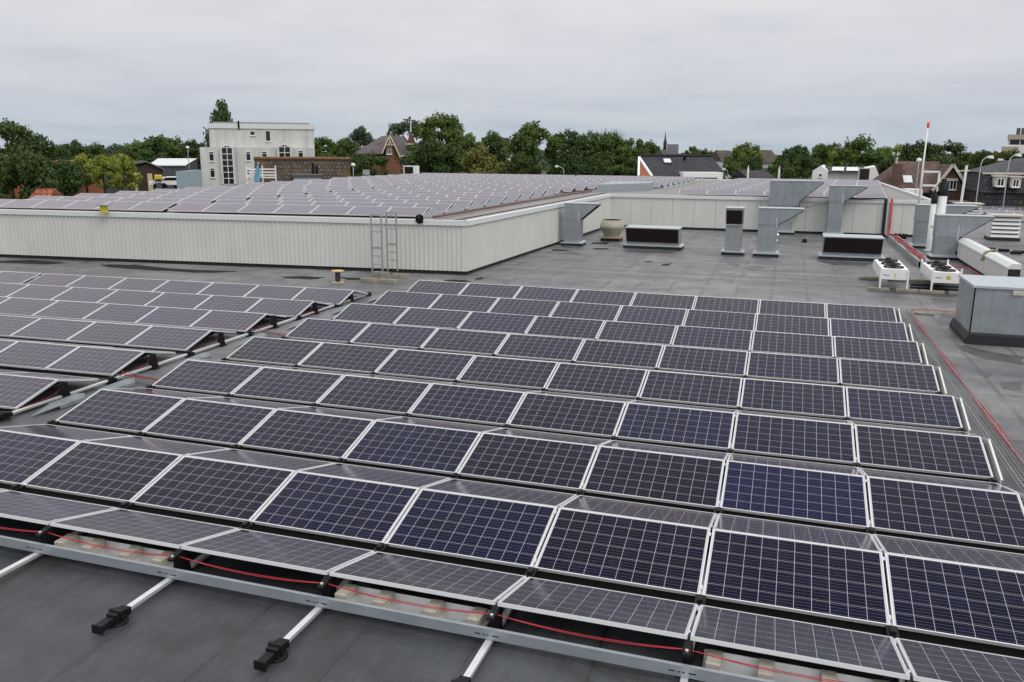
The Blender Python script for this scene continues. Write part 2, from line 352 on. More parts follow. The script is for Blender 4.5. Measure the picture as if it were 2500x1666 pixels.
L = {'dark': leaf('dark_green_leaves', (.050, .088, .028)), 'mid': leaf('mid_green_leaves', (.080, .135, .038)),
     'light': leaf('yellow_green_leaves', (.20, .25, .05), .35), 'olive': leaf('olive_leaves', (.12, .135, .045)),
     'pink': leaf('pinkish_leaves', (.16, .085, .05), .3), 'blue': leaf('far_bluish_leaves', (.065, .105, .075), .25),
     'bare': leaf('dry_twig_tips', (.11, .10, .085), .25)}

# ------------------------------------------------------------------ setting: ground and roofs
g = MB(); g.add([(-1800, -800, GZ), (1800, -800, GZ), (1800, 3500, GZ), (-1800, 3500, GZ)], [(0, 1, 2, 3)])
M['ground'] = mat('town_ground', (.07, .075, .055), .95, spec=.1, var=.4, vscale=.03)
tag(g.build('ground', M['ground']), kind='structure')
HZ = 1.80                           # deck of the raised hall
fr = MB(); fr.box(-23.5, 46, -14, 74, -6.0, 0)
tag(fr.build('flat_roof', M['roof']), kind='structure')

# ------------------------------------------------------------------ raised hall
hall = thing('raised_hall', 'low raised white hall with corrugated and flat panel walls on the flat roof', 'building', (0, 0, 0))
A0, A1, A2, A3 = Vector((-22.8, 18.2)), Vector((.19, 20.53)), Vector((1.05, 41.0)), Vector((17.4, 41.0))
def corr(mb, a, b, z0, z1, pitch, dep, out):        # trapezoid ribbed sheet between plan points
    d = (b - a); Ln = d.length; d = d / Ln; nrm = Vector((d.y, -d.x)) * out
    pts = []; n = int(Ln / pitch)
    for i in range(n + 1):
        for t, h in ((0, 0), (.56, 0), (.66, dep), (.90, dep)):
            s = (i + t) * pitch
            if s <= Ln: pts.append(a + d * s + nrm * h)
    pts.append(b); k = len(pts)
    mb.add([(p.x, p.y, z0) for p in pts] + [(p.x, p.y, z1) for p in pts], [(i, i + 1, k + i + 1, k + i) for i in range(k - 1)])
c1 = MB(); corr(c1, A0, A1, .13, 1.72, .168, -.032, -1); c1.build('front_cladding', M['clad'], hall)
c2 = MB(); corr(c2, A1, A2, .13, 1.72, .168, .032, 1); c2.build('side_cladding', M['clad'], hall)
c3 = MB(); n = 14; wd = (A3.x - A2.x) / n
for i in range(n): c3.box(A2.x + i * wd + .006, A2.x + (i + 1) * wd - .006, 41.0, 41.05, .13, 1.72)
c3.build('rear_cladding', M['clad'], hall)
sk = MB()
def wallbox(mb, a, b, z0, z1, t0, t1):              # slab along a-b, from offset t0 to t1 (to the left of a->b)
    d = (b - a).normalized(); nn = Vector((-d.y, d.x))
    q = [a + nn * t0, b + nn * t0, b + nn * t1, a + nn * t1]
    mb.prism([(p.x, p.y) for p in q], 'z', z0, z1)
for a, b in ((A0, A1), (A1, A2), (A2, A3)): wallbox(sk, a, b, 0, 1.70, .05, .12)
sk.build('base_skirt', M['bitumen'], hall)
cp = MB()
for a, b in ((A0, A1), (A1, A2), (A2, A3)):
    d = (b - a).normalized(); n_ = max(1, int((b - a).length / 3.0)); st = (b - a) / n_
    for i in range(n_):
        wallbox(cp, a + st * i + d * .004, a + st * (i + 1) - d * .004, 1.70, 1.87, -.07, .16)
cp.build('roof_edge_flashing', M['cap'], hall)
ed = MB(); ed.prism([(17.4, 41.2), (17.6, 41.2), (17.6, 69.9), (17.4, 69.9)], 'z', 1.5, 1.93)
ed.box(-22.9, 17.4, 69.8, 70.0, 1.5, 1.9); ed.box(-22.95, -22.8, 18.4, 69.8, 1.5, 1.88)
ed.build('roof_edge_trim', M['cap'], hall)
dk = MB(); dk.prism([(A0.x, A0.y + .16), (A1.x - .17, A1.y + .14), (A2.x - .17, A2.y + .17), (17.39, 41.17), (17.39, 69.8), (-22.79, 69.8)], 'z', 1.2, HZ)
M['deck'] = mat('pale_roof_deck', (.23, .22, .215), .7, var=.12, vscale=.6)
dk.build('roof_deck', M['deck'], hall)
sw = MB(); sw.box(17.4, 17.5, 41.06, 69.8, 0, 1.5); sw.build('end_wall', M['clad'], hall)
up_ = MB(); up_.prism([(-.35, 43.6), (2.25, 47.7), (2.0, 50.6), (-.7, 50.6)], 'z', HZ, HZ + .46); up_.build('roof_hatch_kerb', M['galvrail'], hall)
ln = MB(); ln.bar((-.55, 20.75, HZ + .01), (.35, 43.2, HZ + .01), .05, .02); ln.build('deck_seam', M['dark'], hall)

# ------------------------------------------------------------------ solar panels
PW, PD = 1.650, .985
def panel_meshes():
    f = MB(); t = .011; h = .036; x, y = PW / 2, PD / 2
    for a in ((-x, x, -y, -y + t), (-x, x, y - t, y), (-x, -x + t, -y + t, y - t), (x - t, x, -y + t, y - t)): f.box(*a, -h, 0)
    f.add([(-x + t, -y + t, -.03), (x - t, -y + t, -.03), (x - t, y - t, -.03), (-x + t, y - t, -.03)], [(3, 2, 1, 0)])
    g = MB(); gx, gy = x - t, y - t
    g.add([(-gx, -gy, -.003), (gx, -gy, -.003), (gx, gy, -.003), (-gx, gy, -.003)], [(0, 1, 2, 3)])
    fm = f.mesh('panel_frame', M['frame']); gm = g.mesh('panel_cells', M['cells'])
    uvl = gm.uv_layers.new(name='cells'); cw = .1597
    for lp in gm.loops:
        co = gm.vertices[lp.vertex_index].co; uvl.data[lp.index].uv = (co.x / cw + 5, co.y / cw + 3)
    return fm, gm
FM, GM = panel_meshes()
GMS = {'right': GM, 'left': GM.copy(), 'hall': GM.copy()}
GMS['left'].materials[0] = M['cells_left']; GMS['hall'].materials[0] = M['cells_hall']; GMS['hallright'] = GMS['farright'] = GMS['hall']
cm = MB()
for s in (-1, 1): cm.box(PW / 2 - .004, PW / 2 + .016, s * .40 - .025, s * .40 + .025, 0, .007); cm.box(PW / 2 - .001, PW / 2 + .013, s * .40 - .006, s * .40 + .006, .007, .012)
CM = cm.mesh('panel_clamp', M['alu'])
TILT = math.atan2(.2409, .9412)
P = []      # (matrix, array, row, col, facing, scale)
def panel(arr, row, col, X, Y, zr, facing, rz=0, sx=1, sy=1, jit=.004):
    """X,Y = middle of the panel's ridge edge."""
    t = TILT if facing == 'blue' else -TILT
    off = Vector((0, -(PD * sy / 2 * cos(TILT) + .012), -PD * sy / 2 * sin(TILT)))
    if facing != 'blue': off.y = -off.y
    R = Matrix.Rotation(rz, 4, 'Z')
    loc = Vector((X, Y, zr)) + R @ off
    mt = Matrix.Translation(loc) @ R @ Matrix.Rotation(t + rnd.uniform(-jit, jit), 4, 'X') @ Matrix.Rotation(rnd.uniform(-jit, jit), 4, 'Y') @ Matrix.Diagonal((sx, sy, 1, 1))
    P.append([mt, arr, row, col, facing])
PITCH, CW = 2.1145, 1.675
for r in range(0, 9):
    for c in range(8):
        if r > 0: panel('right', r, c, (c + .5) * CW, r * PITCH, .341, 'blue')
        panel('right', r, c, (c + .5) * CW, r * PITCH + (.0 if r else -.012), .341, 'grey')
LY = {1: 2.35, 2: 4.46, 3: 6.62, 4: 8.72, 5: 10.74, 6: 12.63, 7: 14.56}
LX = {1: -1.1, 2: -1.12, 3: -1.2, 4: -1.24, 5: -1.2, 6: -1.03, 7: -.9}
LR, LS = .045, 1.525
for r in range(2, 8):
    for c in range(15):
        d = (c + .5) * LS + (.16 if c >= 7 else 0)
        for fc in ('blue', 'grey'):
            panel('left', r, c, LX[r] - d * cos(LR), LY[r] - d * sin(LR), .341, fc, LR, LS / CW * .998, .955)
RR = .12
HY = [22.55 + 2.28 * i for i in range(8)] + [40.7 + 2.2 * i for i in range(13)]
for i, y in enumerate(HY):
    xe = -2.05 if i < 8 else (-1.75 + (i - 8) * .22 if i < 12 else 2.3 + (i - 12) * .08)
    if i < 8: rr = RR * (1 - i / 9)
    else: rr = 0.02
    nmax = int((xe + 22.3) / 1.45)
    for c in range(nmax):
        d = (c + .5) * 1.45 + (.22 if c >= 7 else 0)
        x, yy = xe - d * cos(rr), y - d * sin(rr)
        if 43 < yy < 51 and x > -1.2: continue
        for fc in ('blue', 'grey'): panel('hall', i + 1, c, x, yy, HZ + .34, fc, rr, .865, 1.0, .003)
for i in range(15):
    for c in range(7):
        for fc in ('blue', 'grey'):
            panel('hallright', i + 1, c, 4.78 + .13 * i + (c + .5) * 1.525, 42.05 + i * 1.68 + c * .05, HZ + .34, fc, .03, .91, .80, .003)
for i in range(7):
    for c in range(8):
        for fc in ('blue', 'grey'):
            panel('farright', i + 1, c, 24.5 + c * 1.68 - i * .0, 55 + i * 2.1, .34, fc, 0, 1, .98)

def project(p):
    d = p - CAM; z = d.dot(fw)
    return (1250 + F * d.dot(rt) / z, 833 - F * d.dot(up) / z) if z > .1 else None
def area(mt):
    n = (mt.to_3x3() @ Vector((0, 0, 1))); ctr = mt.translation
    if n.dot(CAM - ctr) <= 0.002: return 0
    q = [project(mt @ Vector((sx * PW / 2, sy * PD / 2, 0))) for sx, sy in ((-1, -1), (1, -1), (1, 1), (-1, 1))]
    if None in q: return 0
    if max(a[0] for a in q) < 8 or min(a[0] for a in q) > 2492 or max(a[1] for a in q) < 0 or min(a[1] for a in q) > 1660: return 0
    return abs(sum(q[i][0] * q[(i + 1) % 4][1] - q[(i + 1) % 4][0] * q[i][1] for i in range(4))) / 2
for p in P:
    p.append(area(p[0]))
    if p[4] == 'grey' and (p[1] not in ('right', 'left') or p[2] > 5): p[5] = 0
order = sorted((p for p in P if p[5] > 0), key=lambda p: -p[5])
keep = {}
for p in order[:300]: keep.setdefault((p[1], p[4], p[2]), []).append(p)
ids = set()
WH = {'right': 'the near right array', 'left': 'the near left array', 'hall': 'the white hall roof', 'hallright': 'roof behind the ducts', 'farright': 'far right roof'}
for (arr, fc, row), lst in keep.items():
    lst.sort(key=lambda p: project(p[0].translation)[0])
    for k, p in enumerate(lst):
        ids.add(id(p))
        rn = ORD[row] if row else 'front'
        if arr == 'left': rn = ORD[row - 1]
        if fc == 'blue':
            lab = ('blue' if arr == 'right' else 'mauve') + ' solar panel, %s from left in %s camera-facing row of %s' % (ORD[k + 1], rn, WH[arr])
        elif row == 0: lab = 'grey solar panel tilted away, %s from left along front edge of %s' % (ORD[k + 1], WH[arr])
        else: lab = 'grey solar panel tilted away, %s from left, behind ridge of %s row, %s' % (ORD[k + 1], rn, WH[arr].replace('the ', ''))
        o = bpy.data.objects.new('solar_module', None); o.empty_display_size = .2; COL.objects.link(o); o.matrix_world = p[0]
        tag(o, lab, 'solar panel', 'solar panels in rows on the flat roof' if arr in ('right', 'left') else 'solar panels on the raised hall roof')
        for nm, me in (('frame', FM), ('cell_glass', GMS[arr])) + ((('clamps', CM),) if arr == 'right' and row < 4 and p[3] < 7 else ()):
            q = bpy.data.objects.new(nm, me); COL.objects.link(q); q.parent = o
rest = [p for p in P if id(p) not in ids]
sv, sf, smi, suv = [], [], [], []
for p in rest:
    for me, mi in ((FM, 0), (GM, 1)):
        o = len(sv); sv += [tuple(p[0] @ v.co) for v in me.vertices]
        for pl in me.polygons:
            sf.append([o + i for i in pl.vertices]); smi.append(0 if mi == 0 else {'right': 1, 'left': 2}.get(p[1], 3))
            for i in pl.vertices:
                co = me.vertices[i].co; suv.append((co.x / .1597 + 5, co.y / .1597 + 3))
me = bpy.data.meshes.new('solar_modules'); me.from_pydata(sv, [], sf); me.materials.append(M['frame']); me.materials.append(M['cells']); me.materials.append(M['cells_left']); me.materials.append(M['cells_hall'])
me.polygons.foreach_set('material_index', smi); uvl = me.uv_layers.new(name='cells'); uvl.data.foreach_set('uv', [x for q in suv for x in q]); me.update()
o = bpy.data.objects.new('solar_modules', me); COL.objects.link(o)
tag(o, 'remaining small distant solar panels of the rows on the hall and far roofs', 'solar panels', kind='stuff')

# ------------------------------------------------------------------ mounting rails
def foot_mesh(mb, y, d):             # black end foot: pad, clamp body, rail socket
    mb.lathe([(.0, .0), (.10, .0), (.095, .02), (.06, .03), (0, .03)], 18, (0, y, 0))
    mb.box(-.055, .055, y - .07, y + .07, .02, .115); mb.box(-.07, .07, y - .02, y + .02, .03, .13)
    mb.box(-.042, .042, y - d * .17 - .06, y - d * .17 + .10, .035, .095); mb.box(-.06, .06, y - d * .23 - .008, y - d * .23 + .008, .02, .105)
    mb.box(-.05, .05, y + d * .10 - .02, y + d * .10 + .03, .03, .10)
def make_rail(x, ys, front, label, rz=0, long_front=True, name='mounting_rail'):
    t = thing(name, label, 'mounting rail', (x, 0, 0), 0, 'aluminium rails under the panel arrays')
    y0 = front; y1 = ys[-1] + 1.15
    b = MB(); b.box(-.030, .030, y0, y1, .045, .082); b.build('rail_bar', M['alu'], t, bevel=.003)
    f = MB(); foot_mesh(f, y0 - .05, 1); f.build('end_foot', M['black'], t, bevel=.006)
    for i, y in enumerate(ys):
        p = MB(); p.prism([(y - .10, .0), (y + .10, .0), (y + .045, .30), (y - .045, .30)], 'x', -.035, .035)
        p.prism([(y - .165, .245), (y - .01, .275), (y - .01, .302), (y - .165, .270)], 'x', -.032, .032) if i == 0 and long_front else p.box(-.05, .05, y - .05, y + .05, .28, .30)
        if i == 0 and long_front: p.box(-.02, .02, y - .10, y - .04, .05, .26)
        p.box(-.09, .09, y - .09, y + .09, 0, .018)
        p.build('ridge_post', M['black'], t, bevel=.004)
        if i == 0 and long_front:
            s = MB(); s.lathe([(.004, .290), (.014, .290), (.014, .275)], 10, (0, y - .125, 0)); s.build('screw', M['alu'], t)
        if i < len(ys) - 1 or True:
            v = MB(); yv = y + 1.055; v.box(-.05, .05, yv - .10, yv + .10, 0, .085); v.box(-.025, .025, yv - .05, yv + .05, .085, .12)
            v.build('valley_foot', M['black'], t, bevel=.004)
    return t
for c in range(9):
    if c in (0, 1): lab = 'aluminium rail under the %s panel joint of the near right array, left aisle side' % ('leftmost' if c == 0 else 'second')
    elif c == 8: lab = 'aluminium rail along the right end of the near right array'
    else: lab = 'aluminium rail with black end foot, %s from left along the front edge' % ORD[c - 1]
    make_rail(c * CW if 0 < c < 8 else (c * CW + (-.03 if c else .03)), [i * PITCH for i in range(9)], -.84, lab)
make_rail(-1.02, [LY[k] for k in range(2, 8)], 3.3, 'aluminium rail with black posts at right ends of near left array rows', long_front=False)
ch = MB()       # channel with folded lips lying across the rail ends
ch.prism([(-.15, .086), (-.115, .086), (-.115, .089), (-.147, .089), (-.147, .182), (-.118, .182), (-.118, .168), (-.115, .168), (-.115, .185), (-.15, .185)], 'x', -.2, 13.6)
chn = ch.build('steel_channel', M['galvrail']); chn.location.y = -.05; tag(chn, 'long grey galvanised channel lying across the rails before the front panels', 'channel')
for c in range(2, 8):
    for dx, wd in ((-.13, .05), (-.055, .018), (-.02, .018), (.03, .06)):
        sl = MB(); sl.box(c * CW + dx, c * CW + dx + wd, -.152, -.1505, .125, .134)
        sl.build('slot', M['dark'], chn)
k = 0
for c0, xs in ((2, (3.52, 3.88, 4.36, 4.77)), (4, (6.86, 7.25, 7.76, 8.18)), (6, (10.26, 10.67, 11.15, 11.55))):
    pos = ('left', 'middle', 'right')[k]; k += 1
    tr = MB(); xa, xb = c0 * CW + .12, c0 * CW + 1.58
    tr.prism([(-.10, .083), (.15, .083), (.15, .155), (.147, .155), (.147, .086), (-.10, .086)], 'x', xa, xb)
    tag(tr.build('ballast_tray', M['alu']), 'shiny metal ballast tray under the front panels, %s of three' % pos, 'ballast tray', 'ballast trays under front panels')
    for i, x in enumerate(xs):
        b = MB(); b.box(-.06, .06, -.11, .105, 0, .085)
        o = b.build('paver', M['brick_light'], bevel=.006); o.location = (x, .035, .087); o.rotation_euler = (0, 0, rnd.uniform(-.08, .08))
        tag(o, 'beige concrete paver, %s from left in the %s ballast tray' % (ORD[i + 1], pos), 'paver', 'pavers weighing down ballast trays')
# red cables along the front edge
def sag(pts, dz, n=10):
    o = []
    for a, b in zip(pts, pts[1:]):
        a, b = Vector(a), Vector(b)
        for i in range(n):
            t = i / n; p = a.lerp(b, t); p.z -= dz * 4 * t * (1 - t); o.append(p)
    o.append(Vector(pts[-1])); return o
rc = MB()
xs = [(i * CW) for i in range(0, 9)]
rc.tube(sag([(x, -.06, .255) for x in xs], .045), .0036, 6)
rc.tube(sag([(x + .02, -.065, .257) for x in xs], .058), .0036, 6)
tag(rc.build('red_cable', M['red'], smooth=True), 'pair of red cables strung below the front edge of the near panels', 'cable')
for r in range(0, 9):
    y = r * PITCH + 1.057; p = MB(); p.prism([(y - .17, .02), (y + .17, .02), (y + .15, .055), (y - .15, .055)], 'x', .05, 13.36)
    tag(p.build('valley_shade_strip', M['dark']), 'added black strip darkening the valley behind the %s grey row of the near right array' % ORD[r + 1], 'strip', 'added black strips darkening the array valleys')  # black strips added so the gaps between the rows stay dark
p = MB(); p.box(.1, 13.3, .80, .82, .02, .11); tag(p.build('shade_plate', M['dark']), 'long added black plate blocking light in the hollow under the front grey row', 'shade plate')  # black plate added to block light coming in through the valley
# wind plates closing row ends
def plate(x, y, z, rz, label, sy=1, matn='cap', grp='metal plates closing the row ends', nm='end_plate'):
    p = MB(); p.prism([(-1.02 * sy, .02), (-1.0 * sy, .085), (-.02, .335), (.02, .335), (1.0 * sy, .085), (1.02 * sy, .02)], 'x', -.004, .004)
    p.prism([(-1.0 * sy, .085), (-.02, .335), (.0, .335), (.0, .325), (-.98 * sy, .075)], 'x', -.004, .03)
    o = p.build(nm, M[matn]); o.location = (x, y, z); o.rotation_euler = (0, 0, rz); tag(o, label, 'end plate', grp); return o
for r in range(1, 9): plate(13.4 + .075, r * PITCH, -.015, 0, 'white metal plate closing right end of %s row, near right array' % ORD[r], .95)
for i in range(9):
    plate(-1.93, HY[i], HZ - .01, 0, 'pale triangular plate at right end of %s panel row on the hall' % ORD[i + 1], 1.0, 'galvlight', 'triangular plates on the hall roof')
for i in range(13): plate(2.98 + i * .08, HY[min(12 + i, 20)] + max(0, i - 8) * 2.2 if i > 8 else HY[12 + i], HZ - .01, 0, 'small pale end plate, %s along the far hall rows' % ORD[i + 1], 1.0, 'galvlight', 'small end plates on far hall rows') if i < 9 else None
# loose grey plates in the aisle and cable ladders crossing it
for i, (x, y, a) in enumerate([(-.72, 4.15, .05), (-.62, 5.2, .0), (-.62, 7.35, .02), (-.62, 9.35, .03), (-.58, 11.25, .02), (-.52, 13.25, .0), (-.46, 15.1, .0)]):
    p = MB(); p.add([(-.02, -.95, .03), (.13, -.30, .10), (.16, .42, .10), (.05, .55, .16), (-.10, .45, .15), (-.13, -.25, .13)], [(0, 1, 2, 3, 4, 5)])
    p.add([(-.02, -.95, .027), (.13, -.30, .097), (.16, .42, .097), (.05, .55, .157), (-.10, .45, .147), (-.13, -.25, .127)], [(5, 4, 3, 2, 1, 0)])
    p.add([(.13, -.30, .10), (.15, -.30, .02), (.18, .42, .02), (.16, .42, .10)], [(0, 1, 2, 3)])
    o = p.build('loose_plate', M['dullgalv']); o.location = (x, y, .0); o.rotation_euler = (0, 0, a); o.scale = (.85, .75, .7)
    tag(o, 'loose bent grey metal plate in the aisle, %s from the camera' % ORD[i + 1], 'metal plate', 'loose plates lying in the aisle')
def wire_tray(name, a, b, wd, h, label, step=.12, parent=None, grp=None):
    a, b = Vector(a), Vector(b); d = (b - a); Ln = d.length; d.normalize(); nr = Vector((-d.y, d.x, 0)); t = MB()
    for k in range(5): t.bar(a + nr * (wd * (k / 4 - .5)), b + nr * (wd * (k / 4 - .5)), .0065)
    for s in (-.5, .5): t.bar(a + nr * wd * s + Vector((0, 0, h)), b + nr * wd * s + Vector((0, 0, h)), .010)
    for i in range(int(Ln / step) + 1):
        c = a + d * (i * step); q = [c - nr * wd / 2 + Vector((0, 0, h)), c - nr * wd / 2, c + nr * wd / 2, c + nr * wd / 2 + Vector((0, 0, h))]
        for p_, q_ in zip(q, q[1:]): t.bar(p_, q_, .006)
    return tag(t.build(name, M['tray'], parent), label, 'cable tray', grp)
for i, y in enumerate((5.75, 9.85, 13.85)):
    wire_tray('cable_tray', (-1.05, y + .05, .05), (.15, y - .12, .05), .22, .06, 'short wire tray crossing the aisle, %s from the camera' % ORD[i + 1], .1, None, 'wire trays crossing the aisle')
    cb = MB()
    for k in range(4): cb.tube([(-1.3, y + .3, .12), (-1.0, y + .06 + k * .02, .075), (-.4, y - .03 + k * .03, .075 + .01 * (k % 2)), (.12, y - .16 + k * .03, .075), (.25, y - .3, .05)], .007, 5)
    tag(cb.build('red_cable', M['reddark'], smooth=True), 'red cables lying in the %s wire tray across the aisle' % ORD[i + 1], 'cable', 'red cables crossing the aisle')
for i, k in enumerate(range(2, 8)):
    cb = MB(); y = LY[k]; cb.tube(sag([(-1.05, y - .02, .27), (-1.1, y - .12, .12), (-1.08, y - .85, .10)], .03, 6), .005, 5)
    tag(cb.build('red_cable', M['reddark'], smooth=True), 'red cable hanging behind the end post of the %s left array row' % ORD[i + 1], 'cable', 'red cables at left array ends')
# black plates standing in for the shade in the hollow below the left rows
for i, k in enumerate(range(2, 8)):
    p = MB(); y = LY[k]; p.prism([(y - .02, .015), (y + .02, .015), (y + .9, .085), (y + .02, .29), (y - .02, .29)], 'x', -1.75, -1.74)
    tag(p.build('shade_plate', M['black']), 'black shade plate filling the hollow under %s left array row end' % ORD[i + 1], 'shade plate', 'black shade plates under left rows')
# side tray along the right of the near right array
wire_tray('cable_tray', (13.77, 1.0, .05), (13.77, 18.3, .05), .21, .07, 'long wire cable tray along right side of the near right array', .11)
cb = MB()
for k in range(5):
    pts = [(13.87 + .02 * sin(i * .7 + k) + k * .012, 1 + i * .45, .10 + .02 * sin(i * 1.3 + k * 2)) for i in range(38)]
    cb.tube(pts + [(13.95 + k * .02, 18.15, .12), (14.4, 18.25 + k * .012, .10), (15.6, 18.05 + k * .02, .09), (17.0, 17.9 + k * .02, .09)], .0065, 5)
tag(cb.build('red_cable', M['red'], smooth=True), 'thick red cable bundle along the right array edge turning behind the steel box', 'cable')
b = MB(); b.box(14.05, 14.5, 17.93, 18.13, 0, .06); tag(b.build('cable_block', M['concrete'], bevel=.01), 'short concrete block under red cable near the array corner', 'block', 'blocks under red cable')
b = MB(); b.box(15.0, 15.5, 17.75, 17.95, 0, .06); tag(b.build('cable_block', M['concrete'], bevel=.01), 'concrete block under red cable beside the steel box', 'block', 'blocks under red cable')
# red duct line along the hall roof edge
rd = MB(); rd.box(-22.5, -.9, 0, .16, .0, .05, 0, Matrix.Translation((0, 20.95, HZ)) @ Matrix.Rotation(.10, 4, 'Z')); rd.tube([(-1.35, 21.3, HZ + .1), (-1.25, 30, HZ + .08), (-.95, 40, HZ + .08), (-.6, 43.4, HZ + .08)], .05, 6)
tag(rd.build('cable_duct', M['redbrown']), 'faded red cable duct along the front and side of the hall roof panels', 'cable duct')
# ------------------------------------------------------------------ dark wet patches; stains doubling as contact shadows
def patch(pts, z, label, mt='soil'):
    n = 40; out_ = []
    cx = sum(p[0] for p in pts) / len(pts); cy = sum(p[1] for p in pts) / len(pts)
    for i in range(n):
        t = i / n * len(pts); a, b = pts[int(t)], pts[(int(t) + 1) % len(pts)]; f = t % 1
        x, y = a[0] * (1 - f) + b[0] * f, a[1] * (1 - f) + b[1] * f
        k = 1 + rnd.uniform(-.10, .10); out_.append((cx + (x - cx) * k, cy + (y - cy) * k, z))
    p = MB(); p.poly(out_); tag(p.build('water' if mt == 'soil' else 'stain_contact_shadow', M[mt]), kind='structure')
def pp(*q): return [(G(x, y).x, G(x, y).y) for x, y in q]
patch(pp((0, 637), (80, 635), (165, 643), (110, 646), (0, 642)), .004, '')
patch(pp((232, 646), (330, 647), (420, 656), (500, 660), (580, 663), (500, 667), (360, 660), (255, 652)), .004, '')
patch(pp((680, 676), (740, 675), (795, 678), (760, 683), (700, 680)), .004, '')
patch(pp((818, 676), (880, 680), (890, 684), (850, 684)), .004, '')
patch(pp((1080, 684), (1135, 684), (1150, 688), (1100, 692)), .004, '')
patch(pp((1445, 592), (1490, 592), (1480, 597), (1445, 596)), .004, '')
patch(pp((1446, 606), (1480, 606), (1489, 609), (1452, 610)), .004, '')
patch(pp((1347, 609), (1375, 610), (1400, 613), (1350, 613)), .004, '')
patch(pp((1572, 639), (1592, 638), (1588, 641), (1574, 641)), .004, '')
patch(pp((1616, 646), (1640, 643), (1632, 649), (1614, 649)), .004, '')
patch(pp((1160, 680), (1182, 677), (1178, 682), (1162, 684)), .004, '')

M['stain_shadow'] = mat('stained_felt_contact_shadow', (.075, .076, .079), .45, spec=.4, var=.35, vscale=3)  # damp stains doubling as contact shadows around bases, painted into the colour
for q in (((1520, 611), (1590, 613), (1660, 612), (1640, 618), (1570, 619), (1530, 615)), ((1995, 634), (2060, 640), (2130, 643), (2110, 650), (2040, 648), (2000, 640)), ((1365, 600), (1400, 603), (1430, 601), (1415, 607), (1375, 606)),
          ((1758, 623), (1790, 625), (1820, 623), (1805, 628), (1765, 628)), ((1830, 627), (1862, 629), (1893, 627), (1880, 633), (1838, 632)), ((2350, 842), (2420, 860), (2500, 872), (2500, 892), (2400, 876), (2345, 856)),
          ((2300, 760), (2345, 770), (2330, 800), (2285, 790)), ((2440, 935), (2500, 930), (2490, 955), (2450, 950)), ((2395, 905), (2425, 910), (2415, 922), (2390, 915))): patch(pp(*q), .003, '', 'stain_shadow')
# ------------------------------------------------------------------ ducts and vents on the middle roof
def flange(t, w_, d_, h0=.11, over=.12):
    c = MB(); c.box(-over, w_ + over, -over, d_ + over, 0, h0); c.build('curb', M['bitumen'], t, bevel=.02)
    f = MB(); f.prism([(-over - .03, h0 + .001), (w_ + over + .03, h0 + .001), (w_ + over + .03, h0 + .03), (w_, h0 + .075), (0, h0 + .075), (-over - .03, h0 + .03)], 'y', -over - .03, d_ + over + .03)
    f.build('base_flange', M['galvlight'], t)
def side_hood(x, y, w_, d_, h, ln_, drop, label, up0=None, riv=False):
    """upright duct whose hood reaches out to +x; up0: height where a wider head starts."""
    t = thing('ventilation_duct', label, 'duct', (x, y, 0), 0, 'galvanised ventilation ducts')
    flange(t, w_, d_)
    b = MB(); hb = up0 if up0 else h - drop
    b.box(0, w_, 0, d_, .18, hb); b.build('duct_body', M['galv'], t, bevel=.008)
    hd = MB(); e = .02
    hx = w_ + (.24 if up0 else 0)
    hd.prism([(-e, hb), (hx, hb), (hx, h - drop), (hx + ln_, h - .05), (hx + ln_, h), (-e, h)], 'y', -e, d_ + e); hd.build('hood', M['galv'], t, bevel=.006)
    tp = MB(); tp.box(-e - .02, hx + ln_ + .01, -e - .02, d_ + e + .02, h + .001, h + .025); tp.build('top_edge', M['galvlight'], t)
    a, c = Vector((hx, 0, h - drop)), Vector((hx + ln_, 0, h - .05)); dr = (c - a).normalized(); nr = Vector((dr.z, 0, -dr.x))
    op = MB(); q = [a + dr * .02 + nr * .004, c - dr * .02 + nr * .004, c - dr * .02 + nr * .03, a + dr * .02 + nr * .03]
    op.prism([(p.x, p.z) for p in q], 'y', 0, d_); op.build('grille', M['mesh'], t)
    sm = MB(); sm.box(w_ - .07, w_ - .02, -e - .008, -e - .001, hb - .1, h - .35) if not up0 else sm.box(w_ - .02, w_ + .03, -e - .04, d_ + e + .04, hb - .03, h + .03)
    sb = MB(); zb = hb - .04 if not up0 else hb * .5; sb.box(-.012, w_ + .012, -.012, d_ + .012, zb - .018, zb + .018); sb.build('seam_band', M['galvrail'], t)
    sm.build('seam_strip', M['galvlight'] if not up0 else M['galvrail'], t)
    if riv:
        for nm_, r0, cx, cz, n0 in (('arc', 1.2, w_ * 1.02, hb + .05, 8), ('arc', .62, w_ * 1.02, hb + .05, 7)):
            rv = MB()
            for i in range(n0):
                a_ = pi / 2 + (pi / 2) * i / (n0 - 1); rv.lathe([(0, .01), (.018, .008), (.02, 0)], 8, (0, 0, 0), 0) if False else rv.box(cx + r0 * cos(a_) - .016, cx + r0 * cos(a_) + .016, -e - .012, -e - .001, cz + r0 * sin(a_) - .016, cz + r0 * sin(a_) + .016)
            rv.build('rivets', M['dark'], t)
    return t
def YX(px, Y, py):    # x at the plane Y for a photo point
    d = ray(px, py); k = (Y - CAM.y) / d.y; return CAM + d * k
side_hood(.99, 30.85, .72, .70, 1.90, .80, .72, 'galvanised duct with side hood beside the corrugated wall')
side_hood(9.5, 29.85, .76, .72, 1.97, .98, .66, 'galvanised duct with side hood, standing right of the narrow front-facing duct')
side_hood(9.66, 40.22, 1.24, .70, 2.76, 1.15, 1.05, 'large riveted duct with side hood against the panelled wall', up0=1.48, riv=True)
side_hood(12.62, 40.25, .70, .66, 2.55, 1.08, .78, 'tall galvanised duct with side hood rising behind the low wide cowl')
side_hood(16.2, 35.6, .95, .75, 1.93, 1.25, .62, 'galvanised duct with side hood half hidden behind the flue pipes', up0=1.2)
